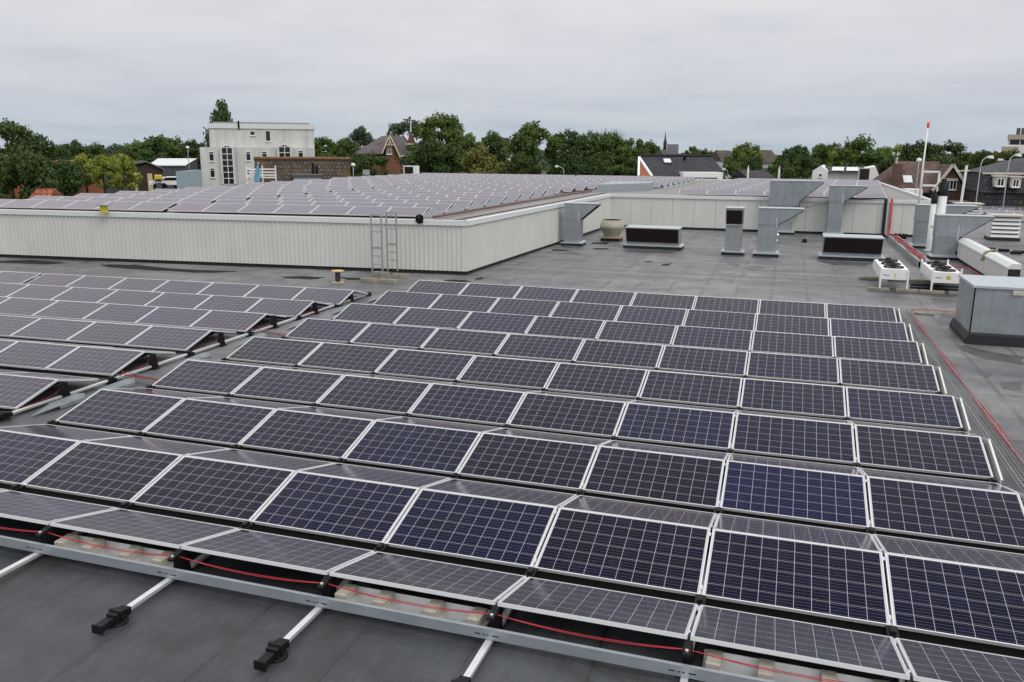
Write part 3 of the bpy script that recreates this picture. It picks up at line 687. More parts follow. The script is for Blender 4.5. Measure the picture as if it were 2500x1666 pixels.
side_hood(16.40, 31.35, .84, .75, 1.77, 1.18, .86, 'galvanised duct with side hood in front of the flue pipes, near condensers')
# duct whose opening faces the camera
t = thing('ventilation_duct', 'narrow upright duct with dark opening facing the camera', 'duct', (8.2, 29.95, 0), 0, 'galvanised ventilation ducts')
flange(t, .66, .66)
b = MB(); b.box(0, .66, 0, .66, .2, 1.28); b.build('duct_body', M['galv'], t, bevel=.008)
b = MB(); b.prism([(.66, 1.28), (.66, 1.95), (-.32, 1.95), (-.32, 1.88), (-.02, 1.28)], 'x', -.02, .68); b.build('hood', M['galv'], t, bevel=.006)
b = MB(); b.box(-.04, .70, -.34, .68, 1.951, 1.975); b.build('top_edge', M['galvlight'], t)
b = MB(); b.prism([(-.05, 1.30), (-.325, 1.87), (-.335, 1.865), (-.06, 1.295)], 'x', .02, .64); b.build('grille', M['mesh'], t)
b = MB(); b.box(-.02, .68, -.075, -.03, 1.24, 1.275); b.build('drip_lip', M['galvlight'], t)
def low_cowl(x, y, w_, d_, h, label):
    t = thing('low_cowl', label, 'vent cowl', (x, y, 0), 0, 'low wide vent cowls')
    c = MB(); c.box(-.12, w_ + .12, -.12, d_ + .12, 0, .13); c.build('curb', M['bitumen'], t, bevel=.02)
    f = MB(); f.prism([(-.15, .131), (w_ + .15, .131), (w_ + .15, .15), (w_, .19), (0, .19), (-.15, .15)], 'y', -.14, d_ + .14); f.build('base_flange', M['galvlight'], t)
    b = MB(); b.prism([(0, .19), (d_, .19), (d_, h - .02), (-.31, h - .02), (-.31, h - .045), (-.02, .29)], 'x', 0, w_); b.build('cowl_body', M['galv'], t, bevel=.006)
    g = MB(); g.prism([(-.035, .30), (-.322, h - .045), (-.335, h - .05), (-.048, .295)], 'x', .025, w_ - .025); g.build('grille', M['mesh'], t)
    l = MB(); l.box(-.03, w_ + .03, -.33, d_ + .03, h - .019, h + .006); l.build('lid', M['galvlight'], t)
low_cowl(3.86, 30.85, 2.32, .95, .95, 'low wide cowl with long dark opening, left of the narrow duct')
low_cowl(12.08, 29.75, 2.2, .95, .95, 'low wide cowl with long dark opening, beside the cable tray')
# cream mushroom fan
t = thing('roof_fan', 'cream mushroom shaped extractor fan on a rusty plate', 'roof fan', (2.62, 33.75, 0))
b = MB(); b.box(-.46, .46, -.46, .46, 0, .14); b.build('curb', M['bitumen'], t, bevel=.02)
b = MB(); b.box(-.52, .52, -.52, .52, .141, .19); b.build('base_plate', M['rust'], t, bevel=.01)
b = MB(); b.lathe([(.36, .191), (.37, .26), (.43, .36), (.575, .62), (.59, .68), (.575, .72), (.50, 1.0), (.46, 1.0), (.52, .74)], 36); b.build('fan_cowl', M['cream'], t, True)
b = MB(); b.lathe([(.46, .995), (.45, .8), (0, .78)], 30); b.build('outlet', M['dark'], t, True)
b = MB(); [b.bar((.545 * cos(k * pi / 9), .545 * sin(k * pi / 9), .60), (.50 * cos(k * pi / 9), .50 * sin(k * pi / 9), .50), .012) for k in range(18)]; b.build('ribs', M['cream'], t)
# small roof vents
t = thing('roof_vent', 'small white capped roof vent behind the side hood duct', 'roof vent', tuple(G(1886, 606)))
b = MB(); b.lathe([(.09, 0), (.09, .35)], 16); b.build('pipe', M['black'], t, True)
b = MB(); b.lathe([(.20, .33), (.21, .38), (.09, .40), (.09, .55), (.26, .58), (.24, .64), (.05, .74), (0, .74)], 20); b.build('vent_cap', M['white'], t, True)
t = MB(); t.lathe([(.10, 0), (.10, .16), (.0, .17)], 14); t.box(-.13, .13, -.13, .13, 0, .03); o = t.build('roof_outlet', M['black']); o.location = G(1964, 592); tag(o, 'small black roof outlet stub in front of the panelled wall', 'roof outlet')
b = MB(); b.lathe([(.0, .22), (.26, .20), (.10, .34), (0, .36)], 16); b.box(-.05, .05, -.05, .05, 0, .2); o = b.build('roof_vent', M['white']); o.location = G(1497, 556); tag(o, 'small white vent cap behind the cream fan', 'roof vent')
# flues
t = thing('flue_pipe', 'wide white flue pipe with tall black top', 'flue', (16.98, 34.6, 0))
b = MB(); b.lathe([(.24, 0), (.24, .06), (.195, .10), (.195, 2.45), (0, 2.45)], 24); b.box(-.32, .32, -.32, .32, 0, .05); b.build('pipe', M['cap'], t, True)
b = MB(); b.lathe([(.205, 2.42), (.205, 2.98), (.12, 2.99), (.10, 3.14), (0, 3.14)], 24); b.build('black_top', M['black'], t, True)
t = thing('flue_pipe', 'slim white flue pipe with black top beside the wide one', 'flue', (16.66, 34.5, 0))
b = MB(); b.lathe([(.12, 0), (.115, 2.1), (0, 2.1)], 20); b.box(-.17, .17, -.17, .17, 0, .05); b.build('pipe', M['cap'], t, True)
b = MB(); b.lathe([(.125, 2.08), (.125, 2.60), (0, 2.61)], 20); b.build('black_top', M['black'], t, True)
b = MB(); b.box(-.03, .05, -.13, -.12, 1.05, 1.14); b.build('yellow_sticker', M['yellow'], t)
# condensers
def condenser(x, y, w_, l_, h0, h1, label, posts):
    t = thing('condenser', label, 'condenser', (x, y, 0), 0, 'white condensers on legs')
    b = MB(); b.box(0, w_, 0, l_, h0, h1); b.build('casing', M['white'], t, bevel=.012)
    b = MB(); b.box(.02, w_ - .02, .03, l_ - .03, h0 - .012, h0 - .001); b.build('coil', M['mesh'], t)
    for sx in (0, 1):
        for sy in (0, 1):
            g = MB(); X = -.025 if sx == 0 else w_ - .025; Y = -.02 if sy == 0 else l_ - .03
            g.box(X, X + .05, Y, Y + .05, .10, h1 + (.12 if posts else -.05)); g.build('leg', M['white'], t)
    for k in range(3):
        cy = l_ * (k + .5) / 3
        g = MB(); g.lathe([(.30, h1 + .001), (.30, h1 + .03), (.27, h1 + .032), (.27, h1 + .004)], 26, (w_ / 2, cy, 0))
        for j in range(6):
            a = j * pi / 6; g.bar((w_ / 2 - .29 * cos(a), cy - .29 * sin(a), h1 + .04), (w_ / 2 + .29 * cos(a), cy + .29 * sin(a), h1 + .04), .012)
        for rr in (.1, .2): g.lathe([(rr, h1 + .035), (rr + .012, h1 + .045), (rr + .02, h1 + .035)], 20, (w_ / 2, cy, 0))
        fo = g.build('fan_guard', M['black'], t)
        g = MB(); g.lathe([(0, h1 + .12), (.085, h1 + .115), (.095, h1 + .04)], 16, (w_ / 2, cy, 0)); g.build('motor', M['black'], fo, True)
    return t
ca = condenser(13.52, 21.95, .78, 2.45, .36, .70, 'white condenser on legs, the left one of the pair', False)
lg = MB(); lg.tube([(.06, -.006, .50), (.09, -.006, .525), (.13, -.006, .51), (.17, -.006, .50)], .008, 5); lg.box(.11, .25, -.006, -.002, .49, .51); lg.build('blue_mark', M['bluewht'], ca)
lg = MB(); lg.box(.40, .42, -.006, -.002, .42, .58); lg.build('yellow_strip', M['yellow'], ca)
cb_ = condenser(14.98, 21.9, .78, 2.4, .34, .68, 'white condenser on legs with yellow sticker, beside the steel box', True)
lg = MB(); lg.tube([(.08, -.006, .50), (.11, -.006, .52), (.15, -.006, .51)], .008, 5); lg.box(.13, .27, -.006, -.002, .49, .51); lg.build('blue_mark', M['bluewht'], cb_)
lg = MB(); lg.box(.38, .50, -.006, -.002, .46, .57); lg.build('yellow_sticker', M['yellow'], cb_)
for (x, y, wd, lab) in ((13.5, 21.97, .62, 'front left leg of left condenser'), (14.3, 21.93, .64, 'front right leg of left condenser'), (13.4, 24.35, .6, 'back left leg of left condenser'), (14.3, 24.35, .6, 'back right leg of left condenser'),
                        (15.0, 21.9, .72, 'front left leg of right condenser'), (15.78, 21.88, .62, 'front right leg of right condenser'), (14.98, 24.25, .7, 'back left leg of right condenser'), (15.8, 24.25, .7, 'back right leg of right condenser')):
    b = MB(); b.box(-wd / 2, wd / 2, -.09, .09, 0, .10); o = b.build('concrete_kerb', M['concrete'], bevel=.015); o.location = (x, y, 0); tag(o, 'concrete kerb under the ' + lab, 'kerb', 'concrete kerbs under the condensers')
b = MB(); b.box(14.6, 16.3, 23.4, 23.55, 0, .07); b.box(14.5, 16.2, 22.75, 22.85, 0, .06); tag(b.build('timber_beam', M['bitumen']), 'dark beams lying on the roof under the right condenser', 'beam')
# big galvanised box
t = thing('steel_box', 'big galvanised steel ventilation box on a black base at right edge', 'ventilation box', (14.7, 14.63, 0))
b = MB(); b.prism([(-.06, 0), (3.5, 0), (3.5, .10), (3.46, .24), (0, .24), (-.06, .10)], 'y', -.14, 1.9); b.build('base', M['bitumen'], t, bevel=.02)
b = MB(); b.box(.02, 3.4, 0, 1.78, .241, 1.27); b.build('casing', M['galv'], t, bevel=.006)
b = MB(); b.prism([(.02 - .03, 1.271), (3.45, 1.271), (3.45, 1.33), (-.01, 1.33)], 'y', -.04, 1.82); b.build('lid', M['galvlight'], t, bevel=.006)
b = MB(); b.prism([(.02, .26), (1.7, .75), (3.4, .26)], 'y', -.006, -.001); b.build('crease', M['galv'], t)
b = MB(); b.box(.78, 1.0, -.05, -.002, 1.15, 1.255); b.build('lamp', M['stone'], t, bevel=.01)
b = MB(); b.box(.018, .045, -.012, -.001, .245, 1.26); b.build('corner_seam', M['dark'], t)
# low white upstand wall to the right
t = thing('parapet_wall', 'low white clad parapet running away right of the ducts', 'parapet', (0, 0, 0))
b = MB(); corr(b, Vector((17.25, 33.4)), Vector((17.25, 23.0)), .14, .74, .25, .02, 1); b.build('cladding', M['clad'], t)
b = MB(); b.box(17.28, 17.59, 23.0, 33.4, 0, .73); b.build('core', M['bitumen'], t)
for y0, y1 in ((23.0, 26.3), (26.7, 30.4), (30.42, 33.45)):
    b = MB(); b.prism([(17.21, .72), (17.21, .78), (17.35, .90), (17.6, .90), (17.6, .70)], 'y', y0, y1); b.build('coping', M['cap'], t, bevel=.01)
b = MB(); b.tube([(17.15, 26.3, .6), (17.25, 26.45, .86), (17.5, 26.55, .94), (17.7, 26.6, .8)], .05, 7); b.build('dark_strap', M['rust'], t, True)
b = MB(); b.box(17.19, 17.24, 31.2, 33.3, .25, .36); b.build('vent_slot', M['dark'], t)
def louvre(x, y, w_, h, label):
    t = thing('louvre_vent', label, 'louvre vent', (x, y, 0), 0, 'white louvred roof vents')
    b = MB(); b.box(-.05, w_ + .05, -.05, w_ * .8 + .05, 0, .14); b.build('curb', M['bitumen'], t)
    b = MB(); b.box(0, w_, .06, w_ * .8, .141, h - .08); b.build('housing', M['cap'], t)
    b = MB(); b.box(.06, w_ - .06, .045, .058, .18, h - .12); b.build('recess', M['dark'], t)
    b = MB(); n = 5; st = (h - .26) / n
    for i in range(n):
        z = .16 + i * st; b.prism([(-.03, z), (.04, z + st * .7), (.04, z + st * .75), (-.04, z + .03)], 'x', .02, w_ - .02)
    b.build('slats', M['cap'], t)
    b = MB(); b.box(-.1, w_ + .1, -.1, w_ * .8 + .1, h - .079, h); b.build('lid', M['stone'], t, bevel=.01)
louvre(20.3, 40.8, 1.3, 1.27, 'large white louvred vent on the roof beyond the parapet')
p = G(2394, 492); louvre(p.x, p.y, 1.75, 1.35, 'distant white louvred vent in front of the hedge')
p = G(2333, 533); louvre(p.x, p.y, 1.5, 1.0, 'white louvred vent partly hidden behind the galvanised duct hood')
# cable trays at the rear of the middle roof
b = MB(); b.prism([(15.42, 0), (15.46, 0), (15.46, .22), (15.84, .22), (15.84, 0), (15.88, 0), (15.88, .26), (15.42, .26)], 'y', 28.4, 38.6)
for k in range(7): b.box(15.405, 15.419, 28.5 + k * 1.4, 28.56 + k * 1.4, 0, .27)
tag(b.build('cable_tray', M['tray']), 'grey cable trunking beside the low cowl leading back to the wall', 'cable tray')
cb = MB()
for k in range(6):
    pts = [(15.55 + .05 * k * .8 + .05 * sin(i * .9 + k), 28.6 + i * .6, .30 + .04 * sin(i * 1.7 + k)) for i in range(17)]
    cb.tube(pts + [(15.5 + k * .02, 39.6, .15), (15.62 + k * .015, 40.8, .1), (15.63 + k * .015, 40.9, .5), (15.63 + k * .015, 40.92, 1.95)], .020, 5)
tag(cb.build('red_cable', M['red'], smooth=True), 'red cable bundle on grey trunking climbing the panelled wall', 'cable')
cb = MB()
for k in range(3): cb.tube([(15.35 + k * .03, 40.93, 1.93), (15.35 + k * .03, 40.9, .2), (15.4, 40.2, .08)], .04, 6)
cb.tube([(12.9, 40.9, 1.93), (14, 40.88, 1.90), (15.35, 40.9, 1.93)], .045, 6); tag(cb.build('black_hose', M['black'], smooth=True), 'black insulated pipes running along and down the panelled wall', 'pipe')
cb = MB(); cb.tube([(15.5, 40.93, 1.93), (15.5, 40.9, .2), (15.55, 40.4, .08)], .045, 6); tag(cb.build('grey_hose', M['greypipe'], smooth=True), 'grey green pipe beside the red cables on the wall', 'pipe')
cb = MB()
for k in range(4): cb.tube(sag([(16.05, 29.2 + k * .05, .12), (16.6, 28.7 + k * .04, .1), (16.95, 27.2 + k * .03, .2), (17.0, 24, .22)], .02, 5), .02, 5)
tag(cb.build('red_cable', M['red'], smooth=True), 'red cable bundle running along the white parapet behind condensers', 'cable')
cb = MB()
for k in range(9):
    a = k * .7; cb.tube([(16.0 + .25 * cos(a), 39.2 + .2 * sin(a), .08), (16.05 + .28 * cos(a + 1), 39.2 + .25 * sin(a + 1), .3), (16.0 + .3 * cos(a + 2), 39.2 + .3 * sin(a + 2), .1)], .04, 5)
tag(cb.build('cable_coil', M['black'], smooth=True), 'messy coil of black cable on the roof at the foot of the wall', 'cable coil')
cb = MB(); cb.tube(sag([(11.0, 40.15, 1.5), (12.2, 40.9, 1.6), (12.6, 40.2, 1.75)], .12, 6), .012, 5); cb.tube(sag([(11.2, 40.9, 1.55), (11.05, 40.9, .7)], -.06, 6), .010, 5)
tag(cb.build('loose_cable', M['black']), 'thin black cable hanging between the two wall ducts', 'cable')

# ------------------------------------------------------------------ access ladder, reel and other small things
t = thing('access_ladder', 'aluminium access ladder frame standing against the corrugated wall', 'ladder', (-2.26, 19.15, 0))
for nm, x, y in (('front_ladder', -.16, -.55), ('rear_ladder', -.16, .58)):
    b = MB()
    for sx in (0, .37): b.box(x + sx - .02, x + sx + .02, y - .02, y + .02, .14, 2.12)
    for z in (.5, .78, 1.58): b.box(x + .02, x + .35, y - .013, y + .013, z - .013, z + .013)
    b.box(x + .02, x + .35, y - .03, y + .03, 1.02, 1.09); b.box(x - .02, x + .39, y - .02, y + .02, 2.121, 2.155)
    b.build(nm, M['ladder'], t)
b = MB(); b.bar((-.16, -.53, 2.09), (-.16, .56, 2.09), .035); b.bar((.21, -.53, 2.09), (.21, .56, 2.09), .035); b.build('top_rail', M['ladder'], t)
for i, (px, py, lab) in enumerate(((897, 690, 'front left'), (944, 693, 'front right'), (928, 674, 'back left'), (975, 679, 'back right'))):
    p = G(px, py); b = MB(); b.prism([(-.30, 0), (.30, 0), (.26, .13), (-.26, .13)], 'y', -.11, .11); o = b.build('concrete_block', M['concrete'], bevel=.012); o.location = (p.x, p.y + .1, 0); o.rotation_euler = (0, 0, .06 * (i - 1))
    tag(o, 'mossy concrete block at ladder foot, %s' % lab, 'concrete block', 'blocks at the ladder foot')
t = thing('cable_reel', 'small wooden cable reel standing upright on the roof', 'cable reel', (-3.16, 17.6, 0))
b = MB(); b.lathe([(0, 0), (.205, 0), (.205, .022), (0, .022)], 28); b.build('bottom_flange', M['wood'], t)
b = MB(); b.lathe([(.085, .022), (.085, .36)], 20); b.build('drum', mat('dark_wound_cable', (.025, .025, .035), .5), t, True)
b = MB(); b.lathe([(0, .36), (.205, .36), (.205, .385), (0, .385)], 28); b.build('top_flange', M['wood'], t)
p = MB(); bm = bmesh.new(); bmesh.ops.create_icosphere(bm, subdivisions=3, radius=1)
r2 = random.Random(3)
for v in bm.verts:
    c = v.co; k = .9 + .32 * sin(c.x * 5 + 1) * cos(c.z * 4) + .25 * sin(c.y * 7 + c.z * 6)
    z = c.z * (.17 if c.z > 0 else .16); v.co = Vector((c.x * .14 * k, c.y * .11 * k, z))
    if c.z < -.2: v.co.z -= .30 * (-c.z - .2); v.co.x = .05 + v.co.x * (1.0 + c.z * .55); v.co.y -= .04
me = bpy.data.meshes.new('black_bag'); bm.to_mesh(me); bm.free(); me.materials.append(M['black'])
o = bpy.data.objects.new('black_bag', me); COL.objects.link(o); o.location = (-1.42, 20.27, 1.90); tag(o, 'crumpled black bag hanging over the hall roof edge', 'bag')
p = G(249, 521, 1.85); t = thing('roof_post', 'yellow square post with dark cap on the hall roof edge', 'post', (p.x, p.y + .12, 1.85))
b = MB(); b.box(-.11, .11, -.08, .08, 0, .28); b.build('post_body', M['yellow'], t); b = MB(); b.box(-.24, .24, -.15, .15, .281, .31); b.build('post_cap', M['galv'], t)
# mast with red lamp and gate frame on the hall's end
p = G(2243, 497, 1.85); t = thing('lamp_mast', 'thin white mast with orange red lamp on top', 'mast', (p.x, p.y, 1.3))
b = MB(); b.tube([(0, 0, 0), (.0, 0, 2.2), (.03, 0, 4.12)], [.045, .04, .03], 10); b.build('pole', M['white'], t, True)
b = MB(); b.lathe([(.04, 4.10), (.06, 4.13), (.06, 4.31), (.04, 4.35), (0, 4.36)], 14, (.03, 0, 0)); b.build('lamp', M['orange'], t, True)
t = thing('guard_frame', 'square white guard rail frame at the mast foot', 'guard rail', (p.x + .05, p.y + .3, 1.75))
b = MB()
for q in (((0, 0, 0), (0, 0, 1.6)), ((.75, 0, 0), (.75, 0, 1.6)), ((-.02, 0, 1.6), (.77, 0, 1.6)), ((-.02, 0, .95), (.77, 0, .95))): b.bar(*q, .09)
b.build('rails', M['white'], t)
# dark roof cowl on the hall's far end
p = G(2108, 448, HZ); t = thing('roof_cowl', 'square dark fronted cowl on the far hall roof', 'vent cowl', (p.x, p.y, HZ))
b = MB(); b.box(-.42, .42, 0, .7, 0, 1.22); b.build('cowl_body', M['galvlight'], t); b = MB(); b.box(-.36, .36, -.012, -.001, .22, 1.15); b.build('grille', M['mesh'], t)
for i, (x, y, wd, h, lab) in enumerate(((892, 428, 12, 14, 'silver roof vent box on the far edge of the hall roof'),)):
    p = G(x, y + 3, HZ); b = MB(); b.box(-.26, .26, 0, .4, .1, .6); b.prism([(-.36, 0), (.36, 0), (.26, .12), (-.26, .12)], 'y', -.05, .45); o = b.build('roof_vent', M['galvlight']); o.location = p; tag(o, lab, 'roof vent')
p = G(893, 439, HZ); b = MB(); b.box(-1.6, -.05, -.03, .03, 0, .22); b.box(.05, 1.5, -.03, .03, 0, .22); o = b.build('roof_hatch', M['wood']); o.location = p; tag(o, 'pale wooden boards at the far left edge of the hall roof', 'boards')
p = G(1002, 430, HZ); t = thing('air_conditioner', 'white outdoor air conditioner at the back of the hall roof', 'air conditioner', (p.x, p.y, HZ))
b = MB(); b.box(-.7, .7, 0, .5, .1, .95); b.build('casing', M['white'], t); b = MB(); b.box(-.58, .3, -.012, -.001, .2, .85); b.build('fan_grille', M['mesh'], t)

# ------------------------------------------------------------------ buildings beyond the roof
def bthing(name, label, cat, px, D, rz=None, group=None):
    if rz is None: rz = math.atan((1250 - px) / F)          # turned towards the roof, as the fronts are
    t = thing(name, label, cat, tuple(W(S(px, D), D, GZ)), TH + rz, group); t['_s'] = S(px, D); return t
def setuv(o, name='tile', scale=1):
    me = o.data; uvl = me.uv_layers.new(name=name)
    for pl in me.polygons:
        n = pl.normal; a = Vector((n.y, -n.x, 0)); a = a if a.length > .02 else Vector((1, 0, 0)); a.normalize(); b = n.cross(a)
        for li in pl.loop_indices:
            c = me.vertices[me.loops[li].vertex_index].co; uvl.data[li].uv = (c.dot(a) * scale, c.dot(b) * scale)
    return o
def window(t, x, y, z, w_, h, nx=1, nz=1, transom=None, fw_=.05):
    """window in a front wall at local y: white frame child with pane below."""
    f = MB(); e = .05
    for q in ((x, x + fw_, z, z + h), (x + w_ - fw_, x + w_, z, z + h), (x + fw_, x + w_ - fw_, z, z + fw_), (x + fw_, x + w_ - fw_, z + h - fw_, z + h)): f.box(q[0], q[1], y - e, y - .001, q[2], q[3])
    for i in range(1, nx): f.box(x + w_ * i / nx - fw_ / 2, x + w_ * i / nx + fw_ / 2, y - e, y - .001, z + fw_, z + h - fw_)
    zs = [z + h * i / nz for i in range(1, nz)] + ([z + h * transom] if transom else [])
    for zt in zs: f.box(x + fw_, x + w_ - fw_, y - e + .004, y - .002, zt - fw_ / 2, zt + fw_ / 2)
    f.box(x - .06, x + w_ + .06, y - .12, y - e - .001, z - .06, z)
    o = f.build('window', M['winframe'], t)
    p = MB(); p.box(x + .01, x + w_ - .01, y - .022, y - .012, z + .01, z + h - .01); p.build('pane', M['pane'], o)
    return o
def loc(t, px, py, D):      # local x,z of a photo point on the building's front plane
    th = t.rotation_euler.z; nx, ny = -sin(th), cos(th); o = Vector((t.location.x, t.location.y)); d = ray(px, py)
    k = ((o.x - CAM.x) * nx + (o.y - CAM.y) * ny) / (d.x * nx + d.y * ny); p = CAM + d * k
    return (p.x - o.x) * cos(th) + (p.y - o.y) * sin(th), p.z - GZ
def wrect(t, x0, y0, x1, y1, D, yl, **k):
    a, zt = loc(t, x0, y0, D); b, zb = loc(t, x1, y1, D); return window(t, a, yl, zb, b - a, zt - zb, **k)
# white office block
D = 100; t = bthing('white_building', 'weathered white block with tall pointed windows behind the hall', 'building', 630, D, .262)
x0, zt = loc(t, 507, 303, D); x1, _ = loc(t, 766, 303, D); xl, zl = loc(t, 487, 359.5, D); xr, _ = loc(t, 768, 359, D)
b = MB(); b.box(x0, x1, .9, 11, 0, zt - .45); b.box(xl, xr - .02, 0, .9, 0, zl); b.box(xl, x0, .9, 9, 0, zl - .01); b.build('walls', M['render'], t)
b = MB(); b.box(x0 - .12, x1 + .12, .78, 11.1, zt - .449, zt + .12); b.build('roof_edge', M['roofwhite'], t)
b = MB(); b.box(x0 + .5, x1 - .5, 1.4, 10, zt + .121, zt + .3); b.build('roof', M['deck'], t)
for q in ((509.5, 370.5, 523.5, 394), (512, 411, 526, 434), (600, 370.5, 613, 393), (639, 370, 653, 395), (727.5, 368, 741, 389), (601, 411, 613, 432)): wrect(t, *q, D, 0, transom=.78)
wrect(t, 647, 319, 661, 345.5, D, .9)
a = wrect(t, 609, 320, 622, 331, D, .9)
b = MB(); x, z = loc(t, 582, 310, D); b.box(x - .1, x + .1, .7, .9, z - .2, z + .7); b.build('roof_pipe', M['black'], t)
def arched(xa, xb, ya, ys, yb, nz):
    a, zs = loc(t, xa, ys, D); c, zb = loc(t, xb, yb, D); mid = (a + c) / 2; za = loc(t, (xa + xb) / 2, ya, D)[1]; f = MB(); k = .07; y = -.45
    fr_ = MB(); fr_.prism([(a - .18, zb), (c + .18, zb), (c + .18, zs), (mid, za + .15), (a - .18, zs)], 'y', y, -.001); fr_.build('bay', M['render'], t)
    for q in ((a, a + k, zb, zs), (c - k, c, zb, zs), (mid - k / 2, mid + k / 2, zb, za - .12)): f.box(q[0], q[1], y - .06, y - .001, q[2], q[3])
    for i in range(nz + 1):
        z = zb + (zs - zb) * i / nz; f.box(a + k, c - k, y - .055, y - .002, z - .032, z + .032)
    f.prism([(a, zs), (a + .12, zs), (mid, za - .16), (c - .12, zs), (c, zs), (mid, za)], 'y', y - .07, y - .001)
    o = f.build('arched_window', M['winframe'], t)
    p = MB(); p.prism([(a + .02, zb), (c - .02, zb), (c - .02, zs), (mid, za - .1), (a + .02, zs)], 'y', y - .03, y - .012); p.build('pane', M['pane'], o)
arched(540, 574, 352, 361, 450, 6); arched(679.5, 710.5, 350, 359, 387, 2)
# scaffold guard frame and banner in front
D = 72; t = bthing('guard_frame', 'white scaffold guard rail with crossbars before the tiled roof', 'guard rail', 636, D)
b = MB()
for px, yt in ((601, 404), (640, 404), (672, 404), (628, 406)): x, z = loc(t, px, yt, D); b.box(x - .05, x + .05, -.05, .05, 2.5, z)
for py in (413.5, 421, 428, 434): 
    x, z = loc(t, 601, py, D); x2, _ = loc(t, 672, py, D); b.box(x, x2, -.035, .035, z - .055, z + .055)
x, z = loc(t, 602, 438, D); x2, z2 = loc(t, 616, 417, D); b.bar((x, -.08, z), (x2, -.08, z2), .09); x, z = loc(t, 630, 418, D); x2, z2 = loc(t, 641, 434, D); b.bar((x, -.08, z), (x2, -.08, z2), .09)
b.build('rails', M['white'], t)
t2 = bthing('banner_flag', 'furled blue white flag on a pole by the guard rail', 'flag', 628, 71.5)
b = MB(); x, z = loc(t2, 628, 443, 71.5); b.prism([(-.38, z), (.12, z), (.22, z + .9), (.06, z + 1.35), (-.12, z + 1.0)], 'y', -.05, .05); b.build('cloth', mat('blue_white_cloth', (.12, .35, .50), .8, var=.6, vscale=2.5), t2)
b = MB(); b.tube([(0, .1, 2), (.06, .1, z + 1.6)], .03, 6); b.build('pole', M['white'], t2)
# long brown tiled roof
D = 76; t = bthing('tiled_house', 'long low house with weathered brown tiled roof before the white block', 'house', 737, D)
x0, zr = loc(t, 615, 388, D); x1, _ = loc(t, 859, 388, D); zb = Z(737, 446, D) - GZ
b = MB(); h = zr - 2.2
b.prism([(-1.2, 2.0), (3.0, zr - .05), (7.2, 2.0)], 'x', x0 + .05, x1 - .05); setuv(b.build('roof', M['tile_brown'], t))
b = MB(); b.box(x0 + .3, x1 - .3, -.6, 6.6, 0, 2.3); setuv(b.build('walls', M['brick'], t))
b = MB(); b.tube([(x0, 3, zr), (x1, 3, zr)], .16, 8); b.build('ridge_tiles', mat('rusty_ridge', (.16, .085, .04), .8, var=.4, vscale=2), t)
b = MB(); xd0, zd = loc(t, 717, 428, D); xd1, _ = loc(t, 784, 428, D); b.box(xd0, xd1, -1.8, 2.2, 2.2, zd - .12); b.build('dormer', M['white'], t)
b = MB(); b.box(xd0 - .15, xd1 + .15, -2.0, 2.4, zd - .119, zd + .08); b.build('dormer_roof', M['wallgrey'], t)
xc, zc = loc(t, 769, 404, D); b = MB(); b.box(xc - .28, xc - .05, 1.0, 1.5, zc - 1.6, zc + .2); b.box(xc + .05, xc + .28, 1.0, 1.5, zc - 1.6, zc - .05); b.build('vent_pipe', M['black'], t)
# brick villa
D = 96; t = bthing('brick_villa', 'brick villa with cream gable boards and a pointed corner turret', 'house', 954, D, .08)
xa, zr = loc(t, 923, 330.5, D); xb, _ = loc(t, 977, 331, D); xl, ze = loc(t, 862, 376, D); xr, _ = loc(t, 1003, 372, D)
b = MB(); yb = 12; ym = 5.5
b.add([(xa, ym, zr), (xb, ym, zr), (xl, -.3, ze), (xr, -.3, ze), (xr, yb, ze), (xl, yb, ze)], [(0, 2, 3, 1), (1, 3, 4), (0, 1, 4, 5), (0, 5, 2)]); setuv(b.build('roof', M['tile_purple'], t))
b = MB(); xw1 = loc(t, 1010, 400, D)[0]; b.box(xl + .5, xr - .3, .2, yb - .4, 0, ze + .05); setuv(b.build('walls', M['brickvilla'], t))
gx, ga = loc(t, 953.5, 331, D); g0, gz = loc(t, 936, 370, D); g1, gz1 = loc(t, 978.5, 383, D)
b = MB(); b.prism([(g0 + .3, 0), (g1 - .1, 0), (g1 - .1, gz1), (gx, ga - .35), (g0 + .3, gz)], 'y', -1.0, ym - .5); setuv(b.build('gable_wall', M['brickvilla'], t))
b = MB(); b.add([(gx, -1.3, ga + .1), (gx, ym, ga + .1), (g1 + .15, ym, gz1 - .1), (g1 + .15, -1.3, gz1 - .1), (g0 - .1, -1.3, gz - .1), (g0 - .1, ym, gz - .1)], [(0, 3, 2, 1), (0, 1, 5, 4)]); setuv(b.build('gable_roof', M['tile_purple'], t))
b = MB(); b.bar((gx, -1.35, ga), (g1 + .1, -1.35, gz1 - .2), .1, .14); b.bar((gx, -1.35, ga), (g0 - .05, -1.35, gz - .2), .1, .14); b.bar((gx - .42, -1.36, ga - 1.05), (gx + .42, -1.36, ga - 1.05), .08, .09); b.bar((gx, -1.36, ga - 1.05), (gx, -1.36, ga + .1), .08, .08)
b.bar((gx - .2, -1.36, ga - 1.05), (gx, -1.36, ga - .5), .07, .06); b.bar((gx + .2, -1.36, ga - 1.05), (gx, -1.36, ga - .5), .07, .06); b.build('bargeboard', M['boards'], t)
b = MB(); b.tube([(gx, -1.35, ga - .2), (gx, -1.35, ga + 1.2)], [.06, .02], 6); b.build('finial', M['black'], t)
wrect(t, 945.5, 359, 958.5, 377, D, -1.0, nx=3, transom=.7)
wx0, wz0 = loc(t, 975, 383, D); wx1, _ = loc(t, 1004, 383, D)
b = MB(); b.box(wx0, wx1, -.6, 4, 0, wz0); setuv(b.build('annex_wall', M['brickvilla'], t)); b = MB(); b.box(wx0 - .15, wx1 + .15, -.85, 4, wz0 + .001, wz0 + .25); b.build('cornice', M['boards'], t)
